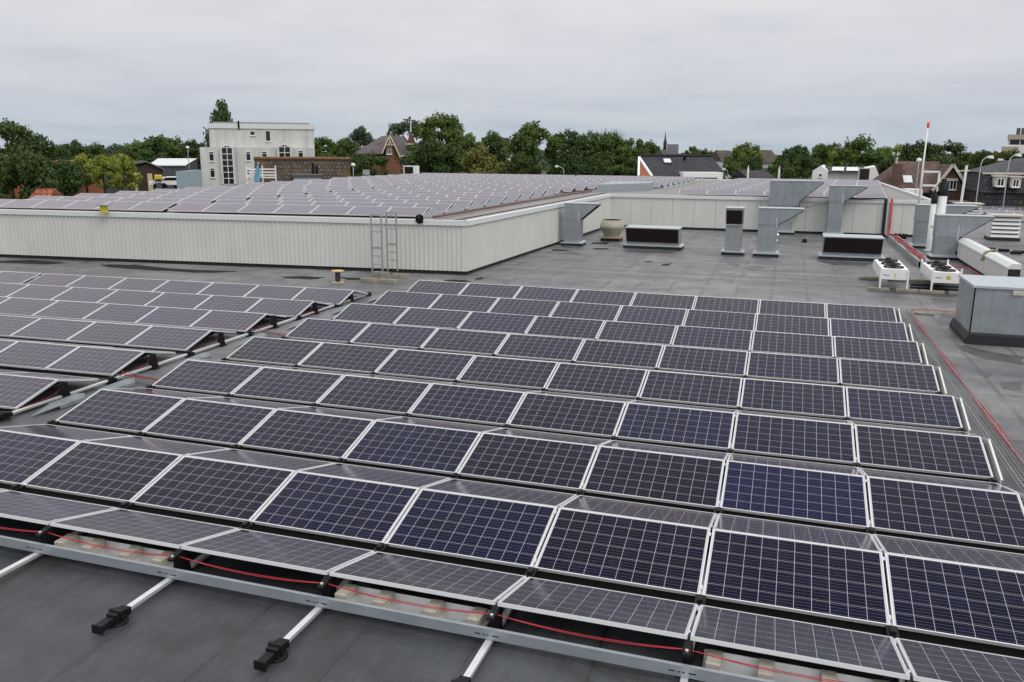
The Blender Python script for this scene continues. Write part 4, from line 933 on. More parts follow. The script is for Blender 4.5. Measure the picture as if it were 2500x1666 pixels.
b = MB(); zc_ = loc(t, 990, 352, D)[1]; b.add([(wx0 - .1, -.9, wz0 + .26), (wx1 + .1, -.9, wz0 + .26), (wx1 + .1, 3.5, zc_), (wx0 - .1, 3.5, zc_)], [(0, 1, 2, 3)]); setuv(b.build('annex_roof', M['slate'], t))
wrect(t, 982.5, 389, 993, 412, D, -.6, transom=.75)
tx0, tz = loc(t, 993, 350, D); tx1, _ = loc(t, 1012, 350, D); tc_ = (tx0 + tx1) / 2; trr = (tx1 - tx0) / 2; tap = loc(t, 1002.5, 319, D)[1]
b = MB(); b.box(tx0, tx1, 1.0, 1.0 + 2 * trr, 0, tz); setuv(b.build('turret_wall', M['brickvilla'], t))
b = MB(); b.lathe([(trr * 1.1, tz + .02), (trr * .5, (tz + tap) / 2 + .1), (.03, tap)], 8, (tc_, 1 + trr, 0)); setuv(b.build('turret_roof', mat('red_turret_tiles', (.13, .05, .045), .7, var=.2), t))
b = MB(); b.box(tx0 - .12, tx1 + .12, .88, 1.12 + 2 * trr, tz - .18, tz); b.build('turret_cornice', M['boards'], t)
b = MB(); b.tube([(tc_, 1 + trr, tap - .1), (tc_, 1 + trr, tap + 1.1)], [.09, .03], 6); b.build('turret_finial', M['white'], t)
b = MB(); b.box(wx1 - .05, wx1 + .55, -.5, .8, 0, wz0 - .05); b.build('corner_bay', M['boards'], t)
# small gable next to villa
D = 92; t = bthing('small_house', 'small white gabled outhouse right of the brick villa', 'house', 1018, D)
x0, z0 = loc(t, 1010, 411, D); xm, zm = loc(t, 1018, 398, D); x1, z1 = loc(t, 1027, 411, D)
b = MB(); b.prism([(x0 + .1, 0), (x1 - .1, 0), (x1 - .1, z1 - .1), (xm, zm - .2), (x0 + .1, z0 - .1)], 'y', 0, 5); b.build('walls', M['stone'], t)
b = MB(); b.bar((xm, -.1, zm), (x0, -.1, z0), .15, .2); b.bar((xm, -.1, zm), (x1, -.1, z1), .15, .2); b.build('bargeboard', M['white'], t)
b = MB(); b.add([(xm, -.05, zm), (xm, 5, zm), (x0, 5, z0), (x0, -.05, z0), (x1, 5, z1), (x1, -.05, z1)], [(0, 1, 2, 3), (0, 5, 4, 1)]); b.build('roof', M['wallgrey'], t)

def gable_house(name, label, px0, px1, pyr, pye, D, deep, roofm, wallm, cat='house', rz=0, chim=(), hip=0):
    """ridge across the view from px0 to px1 at height pyr, eaves at pye."""
    t = bthing(name, label, cat, (px0 + px1) / 2, D, rz); x0, zr = loc(t, px0, pyr, D); x1, _ = loc(t, px1, pyr, D); ze = Z((px0 + px1) / 2, pye, D) - GZ
    b = MB(); h = deep / 2
    b.add([(x0 + hip, h, zr), (x1 - hip, h, zr), (x0 - .2, -.3, ze), (x1 + .2, -.3, ze), (x1 + .2, deep + .3, ze), (x0 - .2, deep + .3, ze)], [(0, 2, 3, 1), (1, 3, 4), (0, 1, 4, 5), (0, 5, 2)]) if hip else b.prism([(-.4, ze - .1), (h, zr), (deep + .4, ze - .1)], 'x', x0, x1)
    setuv(b.build('roof', M[roofm], t)); b = MB(); b.box(x0 + .2, x1 - .2, 0, deep, 0, ze); o = b.build('walls', M[wallm], t)
    if wallm.startswith('brick'): setuv(o)
    for cpx, top, wd in chim:
        x, z = loc(t, cpx, top, D); b = MB(); b.box(x - wd / 2, x + wd / 2, h - .4, h + .4, zr - .8, z); setuv(b.build('chimney', M['brick'], t))
    return t
gable_house('slate_house', 'grey roofed house with two chimneys among the trees', 1222, 1268, 348.5, 371, 130, 9, 'slate', 'white', chim=((1225, 336, 2.2), (1270, 336, 1.0)), hip=1.5)
# dark tiled house with white gable
D = 78; t = bthing('dark_house', 'dark tiled house with white edged gable behind the hall roof', 'house', 1668, D, 0)
x0, zr = loc(t, 1575, 382, D); x1, _ = loc(t, 1762, 384.5, D); xr, ze = loc(t, 1775, 431, D); xl, _ = loc(t, 1592, 431, D)
b = MB(); b.add([(x0, 4, zr), (x1, 4, zr), (xl - .2, -.4, ze), (xr, -.4, ze), (xr, 8.4, ze), (xl - .2, 8.4, ze)], [(0, 2, 3, 1), (0, 1, 4, 5), (1, 3, 4)]); setuv(b.build('roof', M['tile_dark'], t))
b = MB(); b.tube([(x0 - .1, 4, zr + .05), (x1, 4, zr + .05)], .13, 8); b.build('ridge_tiles', M['tile_dark'], t)
gx, gz = loc(t, 1574, 386, D); gl, gzl = loc(t, 1557, 431, D); gr, _ = loc(t, 1589, 431, D)
b = MB(); b.add([(gx, 3.6, gz - .1), (gl + .1, -.2, gzl), (gr - .1, -.45, gzl)], [(0, 1, 2)]); b.add([(gl + .1, -.2, 0), (gr, -.2, 0), (gr, -.2, gzl), (gl + .1, -.2, gzl)], [(0, 1, 2, 3)]); setuv(b.build('gable_wall', M['brickorange'], t))
b = MB(); b.bar((gx, 3.5, gz), (gl, -.5, gzl), .2, .22); b.bar((gx, 3.5, gz), (gr, -.6, gzl), .2, .22); b.build('bargeboard', M['winframe'], t)
b = MB(); b.box(xl, xr - .5, 0, 8, 0, ze - .05); setuv(b.build('walls', M['brick'], t))
def on_slope(px, py):   # point on the front roof slope of this house
    x, z = loc(t, px, py, D); f = (zr - z) / (zr - ze); return x * (1 + .04 * (1 - f)), 4 - 4.4 * f, z
def roofwin(t, px, py, w_, h, ys, zs, mt='pane'):
    pass
xx, yy, zz_ = on_slope(1643, 396); b = MB(); sl = math.atan2(zr - ze, 4.4); Mx = Matrix.Translation((xx, yy, zz_)) @ Matrix.Rotation(sl, 4, 'X'); b.box(-.42, .42, -.55, .55, .02, .10, 0, Mx); o = b.build('skylight', M['wallgrey'], t); b = MB(); b.box(-.32, .32, -.45, .45, .101, .12, 0, Mx); b.build('pane', M['roofwhite'], o)
xx, yy, zz_ = on_slope(1687, 392); b = MB(); b.tube([(xx, yy, zz_ - .2), (xx, yy - .15, zz_ + .45)], .13, 8); b.build('vent_pipe', M['black'], t)
xd0, zd = loc(t, 1660, 420, D); xd1, _ = loc(t, 1755, 420, D); b = MB(); b.box(xd0, xd1, -1.6, 1.5, 0, zd); b.build('dormer', M['white'], t); b = MB(); b.box(xd0 + .9, xd1 - .5, -1.64, -1.601, zd - .75, zd - .45); b.build('dormer_glass', M['pane'], t)
# church
D = 420; t = bthing('church', 'distant grey church with slender pointed spire', 'church', 1640, D)
b = MB(); x, zt = loc(t, 1625, 322, D); zs = loc(t, 1625, 352, D)[1]; w2 = 8 / F * D / 2
b.box(x - w2, x + w2, 0, 2 * w2, 0, zs); b.build('tower', M['slate'], t)
b = MB(); b.lathe([(w2 * 1.2, zs), (w2 * .45, zs + (zt - zs) * .45), (.05, zt)], 8, (x, w2, 0)); b.build('spire', M['slate'], t, )
xa, za = loc(t, 1629, 352.5, D); xb, zb_ = loc(t, 1657, 353, D); zc_ = loc(t, 1650, 372, D)[1]
b = MB(); b.prism([(-5, zc_), (0, za), (5, zc_)], 'x', xa, xb); b.build('nave_roof', M['wallgrey'], t); b = MB(); b.box(xa, xb, -4.5, 4.5, 0, zc_); b.build('nave_wall', M['wallgrey'], t)
gable_house('solar_house', 'house with dark solar roof below the church', 1621, 1662, 366, 380, 150, 8, 'slate', 'brick')
# small roofs right of the dark house
gable_house('brown_house', 'brown roofed house half hidden by trees, right of dark house', 1762, 1800, 367.5, 393, 140, 9, 'tile_brown', 'white')
gable_house('brown_house', 'brown roofed white walled house between the middle trees', 1860, 1906, 366.5, 397, 130, 9, 'tile_brown', 'white')
t = gable_house('garden_building', 'low dark tiled roof with white posts behind hall panels', 1824, 1892, 418, 432, 80, 6, 'tile_dark', 'brick', 'building')
for px, yt in ((1823, 404), (1898.5, 405)):
    x, z = loc(t, px, yt, 80); b = MB(); b.tube([(x, -.6, 1), (x, -.6, z - .5), (x, -.6, z)], [.1, .1, .02], 6); b.build('post', M['white'], t)
# white gambrel barn
D = 84; t = bthing('white_barn', 'long white barn with gambrel gable and pale roof panels', 'building', 2060, D)
gl, zb = loc(t, 1980, 436, D); gm, zt = loc(t, 2004, 405, D); gr, _ = loc(t, 2021, 436, D); k0, zk = loc(t, 1984, 417, D); k1, _ = loc(t, 2019, 418, D); xe, _ = loc(t, 2144, 430, D)
b = MB(); b.prism([(gl, 0), (gr, 0), (k1 + .1, zk), (gm, zt), (k0, zk)], 'y', 0, 9); b.build('end_gable', M['white'], t)
x2, z2 = loc(t, 2022, 421, D); x3, z3 = loc(t, 2100, 408, D); b = MB(); b.box(gr - .3, xe - 1.2, .8, 9, 0, z2); b.build('walls', M['render'], t)
b = MB(); b.prism([(.5, z2 + .001), (4.8, zt - .1), (9.3, z2 + .001)], 'x', gm + .3, xe - 1.3); b.build('roof', M['slate'], t)
for pa, pb in ((2030, 2060), (2066, 2096)):
    a, c = loc(t, pa, 415, D)[0], loc(t, pb, 415, D)[0]; sl = (zt - .1 - z2) / 4.3; b = MB(); b.add([(a, 1.0, z2 + .1 + sl * .5), (c, 1.0, z2 + .1 + sl * .5), (c, 3.6, z2 + .1 + sl * 3.1), (a, 3.6, z2 + .1 + sl * 3.1)], [(0, 1, 2, 3)]); b.build('roof_panel', M['roofwhite'], t)
q0, q1 = loc(t, 2121, 412, D), loc(t, 2146, 447, D); b = MB(); b.prism([(xe - 1.3, 0), (q1[0], 0), (q1[0] - .1, zk - .3), (q0[0] + .6, q0[1] + .2), (xe - 1.3, q0[1])], 'y', -.2, 9); b.build('right_gable', M['white'], t)
wrect(t, 1999, 424, 2007, 433, D, 0)
# red-brown roof house with gable
D = 74; t = bthing('brown_gable_house', 'red brown tiled house with brick gable and wide chimney', 'house', 2262, D, -.3)
xl, zr = loc(t, 2208, 395, D); xr, _ = loc(t, 2316, 397, D); ze = loc(t, 2260, 470, D)[1]; x0, _ = loc(t, 2160, 452, D)
b = MB(); b.add([(xl, 4.5, zr), (xr, 4.5, zr), (x0 - 1, -.6, ze), (xr, -.6, ze), (xr, 9, ze), (x0 - 1, 9, ze)], [(0, 2, 3, 1), (0, 1, 4, 5), (0, 5, 2)]); setuv(b.build('roof', M['tile_redbrown'], t))
gx, gz = loc(t, 2317, 401, D); gl, gzl = loc(t, 2267, 464, D); gr, gzr = loc(t, 2360, 470, D)
b = MB(); b.prism([(gl + .2, 0), (gr - .2, 0), (gr - .2, gzr - .2), (gx, gz - .25), (gl + .2, gzl - .2)], 'y', -1.6, 4); setuv(b.build('gable_wall', M['brick'], t))
b = MB(); b.add([(gx, -1.9, gz), (gx, 5, gz), (gr, 5, gzr), (gr, -1.9, gzr), (gl, -1.9, gzl), (gl, 5, gzl)], [(0, 3, 2, 1), (0, 1, 5, 4)]); setuv(b.build('gable_roof', M['tile_redbrown'], t))
b = MB(); b.bar((gx, -1.95, gz), (gr, -1.95, gzr), .08, .22); b.bar((gx, -1.95, gz), (gl, -1.95, gzl), .08, .22); b.build('bargeboard', M['stone'], t)
wrect(t, 2294, 439, 2303, 462, D, -1.6); wrect(t, 2311, 439, 2325, 462, D, -1.6, nx=2)
b = MB(); a, z = loc(t, 2291, 437.5, D); c, _ = loc(t, 2330, 437.5, D); b.box(a, c, -1.75, -1.601, z - .1, z + .12); b.build('lintel', M['stone'], t)
cx0, cz = loc(t, 2185, 400, D); cx1, _ = loc(t, 2207, 400, D); b = MB(); b.box(cx0, cx1, .5, 1.8, 0, cz); setuv(b.build('chimney', M['brick'], t)); px_, pz_ = loc(t, 2194, 385, D); b = MB(); b.tube([(px_, 1.1, cz), (px_, 1.1, pz_)], .1, 8); b.build('chimney_pipe', M['stone'], t)
sx0, sz0 = loc(t, 2212, 447, D); sl = math.atan2(zr - ze, 5.1); sx1, sz1 = loc(t, 2221, 441, D); Mx = Matrix.Translation((sx1, -.6 + 5.1 * (sz1 - ze) / (zr - ze), sz1)) @ Matrix.Rotation(sl, 4, 'X'); b = MB(); b.box(-.36, .36, -.62, .62, .03, .12, 0, Mx); b.build('skylight', M['roofwhite'], t)
b = MB(); a, z = loc(t, 2199, 459, D); c, z2 = loc(t, 2236, 474, D); b.box(a, c, -3.5, -1, z2 - 1, z); b.build('porch', M['white'], t)
# mansard house
D = 64; t = bthing('mansard_house', 'dark slate mansard house with two white dormers at right edge', 'house', 2460, D, -.3)
a, z1 = loc(t, 2414, 423, D); c, z2 = loc(t, 2398, 460, D); e_, zt = loc(t, 2520, 388, D); f_, _ = loc(t, 2620, 423, D); zg = 0
b = MB(); b.add([(c, -.2, z2 - .3), (f_, -.2, z2 - .3), (f_, 1.0, z1), (a, 1.0, z1), (c, 9.2, z2 - .3), (a, 8, z1)], [(0, 1, 2, 3), (4, 0, 3, 5)]); setuv(b.build('mansard', M['tile_dark'], t))
b = MB(); b.add([(a - .2, .8, z1), (f_, .8, z1), (f_, 4.5, zt), (e_, 4.5, zt), (a - .2, 8, z1)], [(0, 1, 2, 3), (4, 0, 3)]); setuv(b.build('upper_roof', M['slate'], t)); b = MB(); b.box(a - .25, f_, .72, .82, z1 - .1, z1 + .04); b.build('gutter', M['stone'], t)
b = MB(); b.box(c + .2, f_, 0, 9, 0, z2 - .2); setuv(b.build('walls', M['tile_dark'], t))
for q in ((2432, 432, 2449, 456), (2470, 434, 2485, 458)):
    x0, zt_ = loc(t, q[0], q[1], D); x1, zb_ = loc(t, q[2], q[3], D); b = MB(); b.box(x0 - .1, x1 + .1, -.3, .9, zb_, zt_); o = b.build('dormer', M['stone'], t); b = MB(); b.box(x0 - .2, x1 + .2, -.4, .9, zt_ + .001, zt_ + .12); b.build('dormer_roof', M['stone'], o)
    wrect(t, q[0] + 1, q[1] + 3, q[2] - 1, q[3] - 1, D, -.3, nx=2)
# apartment block
D = 150; t = bthing('apartment_block', 'tall beige apartment block at the far right edge', 'building', 2480, D)
a, z1 = loc(t, 2461, 329, D); f_, _ = loc(t, 2590, 329, D); z2 = loc(t, 2470, 341, D)[1]; z3 = loc(t, 2470, 354, D)[1]; c, zc_ = loc(t, 2446, 358, D)
b = MB(); b.box(a, f_, 0, 14, z2, z1); b.build('top_band', M['wallbeige'], t); b = MB(); b.box(a + .2, f_, .4, 13, z3, z2 - .001); b.build('window_band', M['pane'], t)
b = MB(); [b.box(a + .3 + k * 1.6, a + .42 + k * 1.6, .3, .399, z3, z2) for k in range(6)]; b.build('mullions', M['winframe'], t)
b = MB(); b.box(a, f_, 0, 14, z3 - 1.5, z3 - .001); b.build('balcony_band', M['winframe'], t); b = MB(); b.box(a, f_, .5, 14, 0, z3 - 1.501); b.box(c, a + 1.8, -1, 10, 0, zc_ - .001); b.build('walls', M['wallbeige'], t)
for px in (2487, 2499): x, z = loc(t, px, 312, D); b = MB(); b.box(x - .3, x + .3, 3, 3.6, z1, z); b.build('chimney', M['wallgrey'], t)
# left background sheds
D = 112; t = bthing('brown_barn', 'dark brown barn with yellow doors and grey roof', 'barn', 361, D)
xm, zm = loc(t, 356, 396, D); x0, z0 = loc(t, 325, 413, D); x1, z1 = loc(t, 397, 413, D)
b = MB(); b.prism([(x0, 0), (x1, 0), (x1, z1), (xm, zm - .2), (x0, z0)], 'y', 0, 14); b.build('walls', M['walldark'], t)
b = MB(); b.add([(xm, -.4, zm), (x1 + .4, -.4, z1 - .2), (x1 + .4, 14, z1 - .2), (xm, 14, zm), (x0 - 3.2, -.4, z0), (x0 - 3, 14, zm)], [(0, 1, 2, 3), (4, 0, 3, 5)]); b.build('roof', M['slate'], t)
for q in ((326, 424, 335, 440), (359, 424, 373, 446)): a, zt_ = loc(t, q[0], q[1], D); c, zb_ = loc(t, q[2], q[3], D); b = MB(); b.box(a, c, -.08, -.001, 0, zt_); b.build('door', M['yellowdoor'], t)
t2 = bthing('yellow_kiosk', 'yellow topped kiosk beside the brown barn', 'kiosk', 387, 106); a, zt_ = loc(t2, 377, 429, 106); c, zb_ = loc(t2, 397, 445, 106)
b = MB(); b.box(a, c, 0, 3, zt_ - .45, zt_ + .001); b.build('fascia', M['yellow'], t2); b = MB(); b.box(a + .1, c - .1, .1, 3, 0, zt_ - 1.0); b.build('walls', M['wallgrey'], t2)
D = 132; t = bthing('grey_shed', 'dark grey shed with pale sheet roof', 'shed', 425, D)
a, z0 = loc(t, 362, 403, D); c, _ = loc(t, 452, 402, D); d_, zr = loc(t, 384, 389, D); e_, _ = loc(t, 488, 388, D)
b = MB(); b.box(a + .5, c, 0, 14, 0, z0 - .05); b.add([(c, 0, 0), (e_, 12, 0), (e_, 12, zr - .1), (c, 0, z0 - .05)], [(0, 1, 2, 3)]); b.build('walls', M['wallgrey'], t)
b = MB(); b.add([(a, -.3, z0), (c + .1, -.3, z0), (e_, 12, zr), (d_, 12, zr)], [(0, 1, 2, 3)]); b.add([(a, -.3, z0 - .15), (c + .1, -.3, z0 - .15), (c + .1, -.3, z0), (a, -.3, z0)], [(0, 1, 2, 3)]); b.build('roof', M['roofwhite'], t)
D = 94; t = bthing('blue_shed', 'pale blue sheet metal shed left of the white block', 'shed', 458, D)
a, z0 = loc(t, 429, 419, D); c, z1 = loc(t, 463, 416.5, D); e_, z2 = loc(t, 491, 415, D)
b = MB(); b.add([(a, 0, 0), (c, -2, 0), (c, -2, z1), (a, 0, z0), (e_, 1.5, 0), (e_, 1.5, z2)], [(0, 1, 2, 3), (1, 4, 5, 2), (3, 2, 5)]); b.build('walls', M['wallblue'], t)
for px, py, lab in ((401, 442, 'small white car parked beside the yellow kiosk'), (421, 441, 'white car parked left of the pale blue shed')):
    D = 108; t = bthing('parked_car', lab, 'car', px, D, .3); x, z = loc(t, px, py, D)
    b = MB(); b.prism([(-2, .4), (2, .4), (2, .9), (1.2, 1.0), (.7, 1.45), (-1.0, 1.45), (-1.6, .95), (-2, .9)], 'y', 0, 1.7); b.build('body', M['white'], t, bevel=.08); t.location.z = max(GZ, GZ + z - 1.0)
    b = MB(); b.prism([(.62, 1.0), (.55, 1.38), (-.95, 1.38), (-1.4, 1.0)], 'y', -.02, 1.72); b.build('windows', M['pane'], t)
    for sx in (-1.2, 1.2): b = MB(); b.tube([(sx, -.03, .35), (sx, 1.73, .35)], .33, 14); b.build('wheel', M['black'], t)
# orange houses behind left trees
gable_house('orange_house', 'orange brick house with orange tiled roof behind left trees', -20, 118, 392, 425, 66, 9, 'tile_orange', 'brickorange')
gable_house('orange_shed', 'low orange tiled roof in front of the left trees', 72, 120, 462, 485, 48, 1.4, 'tile_orange', 'brickorange')
t = gable_house('far_white_house', 'far white house with blue sign between the trees', 247, 292, 365.5, 369, 240, 8, 'roofwhite', 'wallgrey'); a, z = loc(t, 262, 379, 240)
b = MB(); b.lathe([(1.3, -.05), (1.3, .05), (0, .06)], 16); o = b.build('blue_sign', M['bluewht'], t); o.rotation_euler = (pi / 2, 0, 0); o.location = (a, -.2, z)
gable_house('grey_roof_house', 'small grey roofed building behind the yellow green trees', 216, 262, 391, 400, 105, 8, 'slate', 'wallgrey')
# ------------------------------------------------------------------ lamps and poles
def lamp(px, ptop, D, label, arm=0, tall=None, head=.15, pbot=None):
    t = bthing('street_lamp', label, 'street lamp', px, D, 0, 'street lamps around the hall'); _, z = loc(t, px, ptop, D)
    b = MB(); pts = [(0, 0, 0), (0, 0, z - .5)]
    if arm: pts += [(arm * .15, 0, z - .15), (arm * .6, 0, z + .02), (arm, 0, z + .05)]
    else: pts += [(0, 0, z)]
    b.tube(pts, [.05, .032] + [.028] * (len(pts) - 2), 8); b.build('pole', M['galvlight'], t, True)
    b = MB(); x = pts[-1][0]; sgn = 1 if arm > 0 else -1
    if arm: b.prism([(x - .1 * sgn, z + .0), (x + head * 1.6 * sgn, z - .05), (x + head * 1.6 * sgn, z + .05), (x + .2 * sgn, z + .16), (x - .1 * sgn, z + .12)], 'y', -.14, .14)
    else: b.lathe([(.08, z - .05), (.19, z + .08), (.15, z + .22), (0, z + .27)], 14)
    b.build('lamp_head', M['white'], t)
lamp(461, 363, 90, 'ball headed street lamp left of the white block')
lamp(298, 427, 72, 'low bent street lamp before the yellow green trees', 1.0)
lamp(862, 406, 74, 'short lamp post right of the brown tiled roof')
lamp(1377, 408, 82, 'white headed lamp post before the dark trees', -.6)
lamp(1779, 415, 80, 'curved lamp post at right end of dark house', -.4)
lamp(2243, 395, 62, 'white headed lamp post behind the mast')
lamp(2463, 381, 60, 'arched street lamp before the mansard house', .5)
lamp(2460, 392, 75, 'dull arched street lamp behind the brighter arched one', -.6)
lamp(2395, 386, 58, 'tall thin lamp pole left of the mansard house', .5)
t = bthing('white_pole', 'leaning white pole with crossbar right of brown gable house', 'pole', 2357, 60); _, z = loc(t, 2357, 404, 60); b = MB(); b.tube([(-.1, 0, 2), (.1, 0, z)], .085, 8); x, z2 = loc(t, 2334, 417, 60); x2, _ = loc(t, 2368, 417, 60); b.bar((x, 0, z2), (x2, 0, z2), .06); b.build('pole', M['white'], t)
# warning tape along the far roof edge
a, b_ = G(2296, 470, .95), G(2520, 468, .95); tp = MB(); n = 46; d = (b_ - a) / n
for i in range(n):
    z = .95 - .12 * sin(pi * ((i * 3 / n) % 1)); z2 = .95 - .12 * sin(pi * (((i + 1) * 3 / n) % 1)); p, q = a + d * i, a + d * (i + 1)
    tp.add([(p.x, p.y, z), (q.x, q.y, z2), (q.x, q.y, z2 + .16), (p.x, p.y, z + .16)], [(0, 1, 2, 3)], i % 2)
tag(tp.build('warning_tape', [M['red'], M['white']]), 'red and white warning tape along the far roof edge', 'tape')
# low edge kerbs on the far right roof
b = MB(); p, q = G(2250, 489), G(2520, 489); b.box(17.7, 46, 72.6, 73.2, 0, .35); tag(b.build('roof_kerb', M['bitumen']), 'dark raised kerb at the far edge of right roof', 'kerb')
for i, (x, y, x2, lab) in enumerate(((2303, 498, 2325, 'low grey roof hatch behind the flue pipes'), (2326, 505, 2384, 'flat pale roof hatch beyond the hooded duct'))):
    p = G(x, y); q = G(x2, y); b = MB(); b.box(p.x, q.x, p.y, p.y + 2, 0, .3); b.box(p.x - .1, q.x + .1, p.y - .1, p.y + 2.1, .301, .42); tag(b.build('roof_hatch', M['deck']), lab, 'roof hatch', 'flat roof hatches')
for k in range(9):
    x, y = 19.3 + (k % 3) * .55 + rnd.uniform(-.1, .1) + (k // 3) * .9, 36 - (k // 3) * 1.3 - (k % 3) * .4; b = MB(); b.box(-.2, .2, -.12, .12, 0, .11); o = b.build('rubber_foot', M['black']); o.location = (x, y, 0)
    tag(o, 'black rubber block lying on the roof right of the white parapet', 'rubber block', 'black blocks right of the parapet')
b = MB(); b.bar((18.9, 37.6, .08), (23, 37.2, .08), .09); b.bar((18.9, 38.3, .08), (24, 38.0, .08), .09); tag(b.build('metal_profiles', M['tray']), 'pair of metal profiles lying before the large louvred vent', 'profile')

# ------------------------------------------------------------------ trees
def crown(seed, n, kind):
    r = random.Random(seed); v, f = [], []
    lobes = []
    if kind == 'poplar':
        for i in range(34):
            t = i / 33; a = r.uniform(0, 6.28); rad = .40 * max(.12, sin(pi * (.10 + .84 * t))) ** .7; q = rad * r.uniform(.2, .75); lobes.append((Vector((cos(a) * q, sin(a) * q, .10 + .84 * t)), .07 + rad * .36, .07))
    elif kind == 'conifer':
        for i in range(14): t = i / 13; lobes.append((Vector((r.uniform(-.03, .03), r.uniform(-.03, .03), .08 + .88 * t)), .42 * (1 - t) + .03, .07))
    elif kind == 'shrub':
        for i in range(20): a = r.uniform(0, 6.28); q = r.uniform(.1, .36); lobes.append((Vector((cos(a) * q, sin(a) * q, r.uniform(.12, .78 - q * .7))), r.uniform(.11, .20), r.uniform(.12, .2)))
    else:
        tall = 1.0
        for i in range(38):
            t = r.uniform(0, 1); z = .27 + .62 * t; env = (.40 * math.sqrt(max(0, 1 - ((t - .38) / .68) ** 2))); a = r.uniform(0, 6.28); q = env * math.sqrt(r.uniform(.15, 1))
            lobes.append((Vector((cos(a) * q, sin(a) * q, z)), r.uniform(.06, .14), r.uniform(.05, .11)))
        lobes.append((Vector((r.uniform(-.08, .08), 0, .9)), .09, .10))
    tot = sum(l[1] ** 2 for l in lobes)
    for c, rx, rz_ in lobes:
        for _ in range(int(n * rx * rx / tot) + 1):
            d = Vector((r.gauss(0, 1), r.gauss(0, 1), r.gauss(0, 1))).normalized(); k = r.uniform(.5, 1.10) + (r.uniform(0, .45) if r.random() < .2 else 0)
            p = c + Vector((d.x * rx * k, d.y * rx * k, d.z * rz_ * k))
            nn = (d + Vector((r.gauss(0, .6), r.gauss(0, .6), r.gauss(0, .6) + .3))).normalized()
            a = nn.cross(Vector((r.gauss(0, 1), r.gauss(0, 1), r.gauss(0, 1)))).normalized(); b = nn.cross(a); s = r.uniform(.010, .024); o = len(v)
            v += [p - a * s * 1.3, p - b * s * .8, p + a * s * 1.3, p + b * s * .8]; f.append((o, o + 1, o + 2, o + 3))
    me = bpy.data.meshes.new('crown'); me.from_pydata([tuple(q) for q in v], [], f); me.update(); return me, lobes
def trunk(seed, lobes, base):
    r = random.Random(seed); t = MB(); t.tube([(0, 0, 0), (.008, .004, .2), (-.006, .008, .45), (0, 0, .78)], [.030, .024, .016, .005], 8)
    for c, rx, rz_ in lobes[::3]:
        z0 = max(.12, c.z - .22); t.tube([(0, 0, z0), (c.x * .5, c.y * .5, z0 + (c.z - z0) * .55), tuple(c)], [.013, .008, .003], 5)
    return t.mesh('trunk', M['trunk'], True)
VAR = {}
for kind, seeds, n in (('round', (1, 2, 3, 4, 5, 6), 7500), ('poplar', (11,), 7000), ('conifer', (21,), 2200), ('shrub', (31, 32), 3600)):
    VAR[kind] = []
    for s in seeds:
        cmh, lb = crown(s, n, kind); VAR[kind].append((cmh, trunk(s, lb, 0)))
cache = {}
def tree(px, ptop, pw, D, leafk, label, kind='round', name=None, base=None, sink=0):
    i = rnd.randrange(len(VAR[kind])); key = (kind, i, leafk)
    if key not in cache:
        me = VAR[kind][i][0].copy(); me.materials.append(L[leafk]); cache[key] = me
    s, zt = S(px, D), Z(px, ptop, D); g0 = GZ if base is None else base; h = (zt - g0) / .985; wd = pw / F * D
    t = thing(name or ('shrub' if kind == 'shrub' else 'tree'), label, 'shrub' if kind == 'shrub' else 'tree', tuple(W(s, D, g0)), rnd.uniform(0, 6.28))
    wd *= {'poplar': 1.0, 'conifer': 1.0}.get(kind, 1.22); ch = h if kind != 'round' else min(h * 1.15, wd * 1.25)
    for nm, me in (('crown', cache[key]), ('trunk', VAR[kind][i][1])):
        o = bpy.data.objects.new(nm, me); COL.objects.link(o); o.parent = t; k = wd / .92
        o.scale = (k, k, ch); o.location = (0, 0, h - ch)
    if ch < h and kind == 'round':
        b = MB(); b.tube([(0, 0, 0), (0, 0, h - ch + ch * .06)], [k * .034, k * .028], 8); b.build('lower_trunk', M['trunk'], t)
    return t
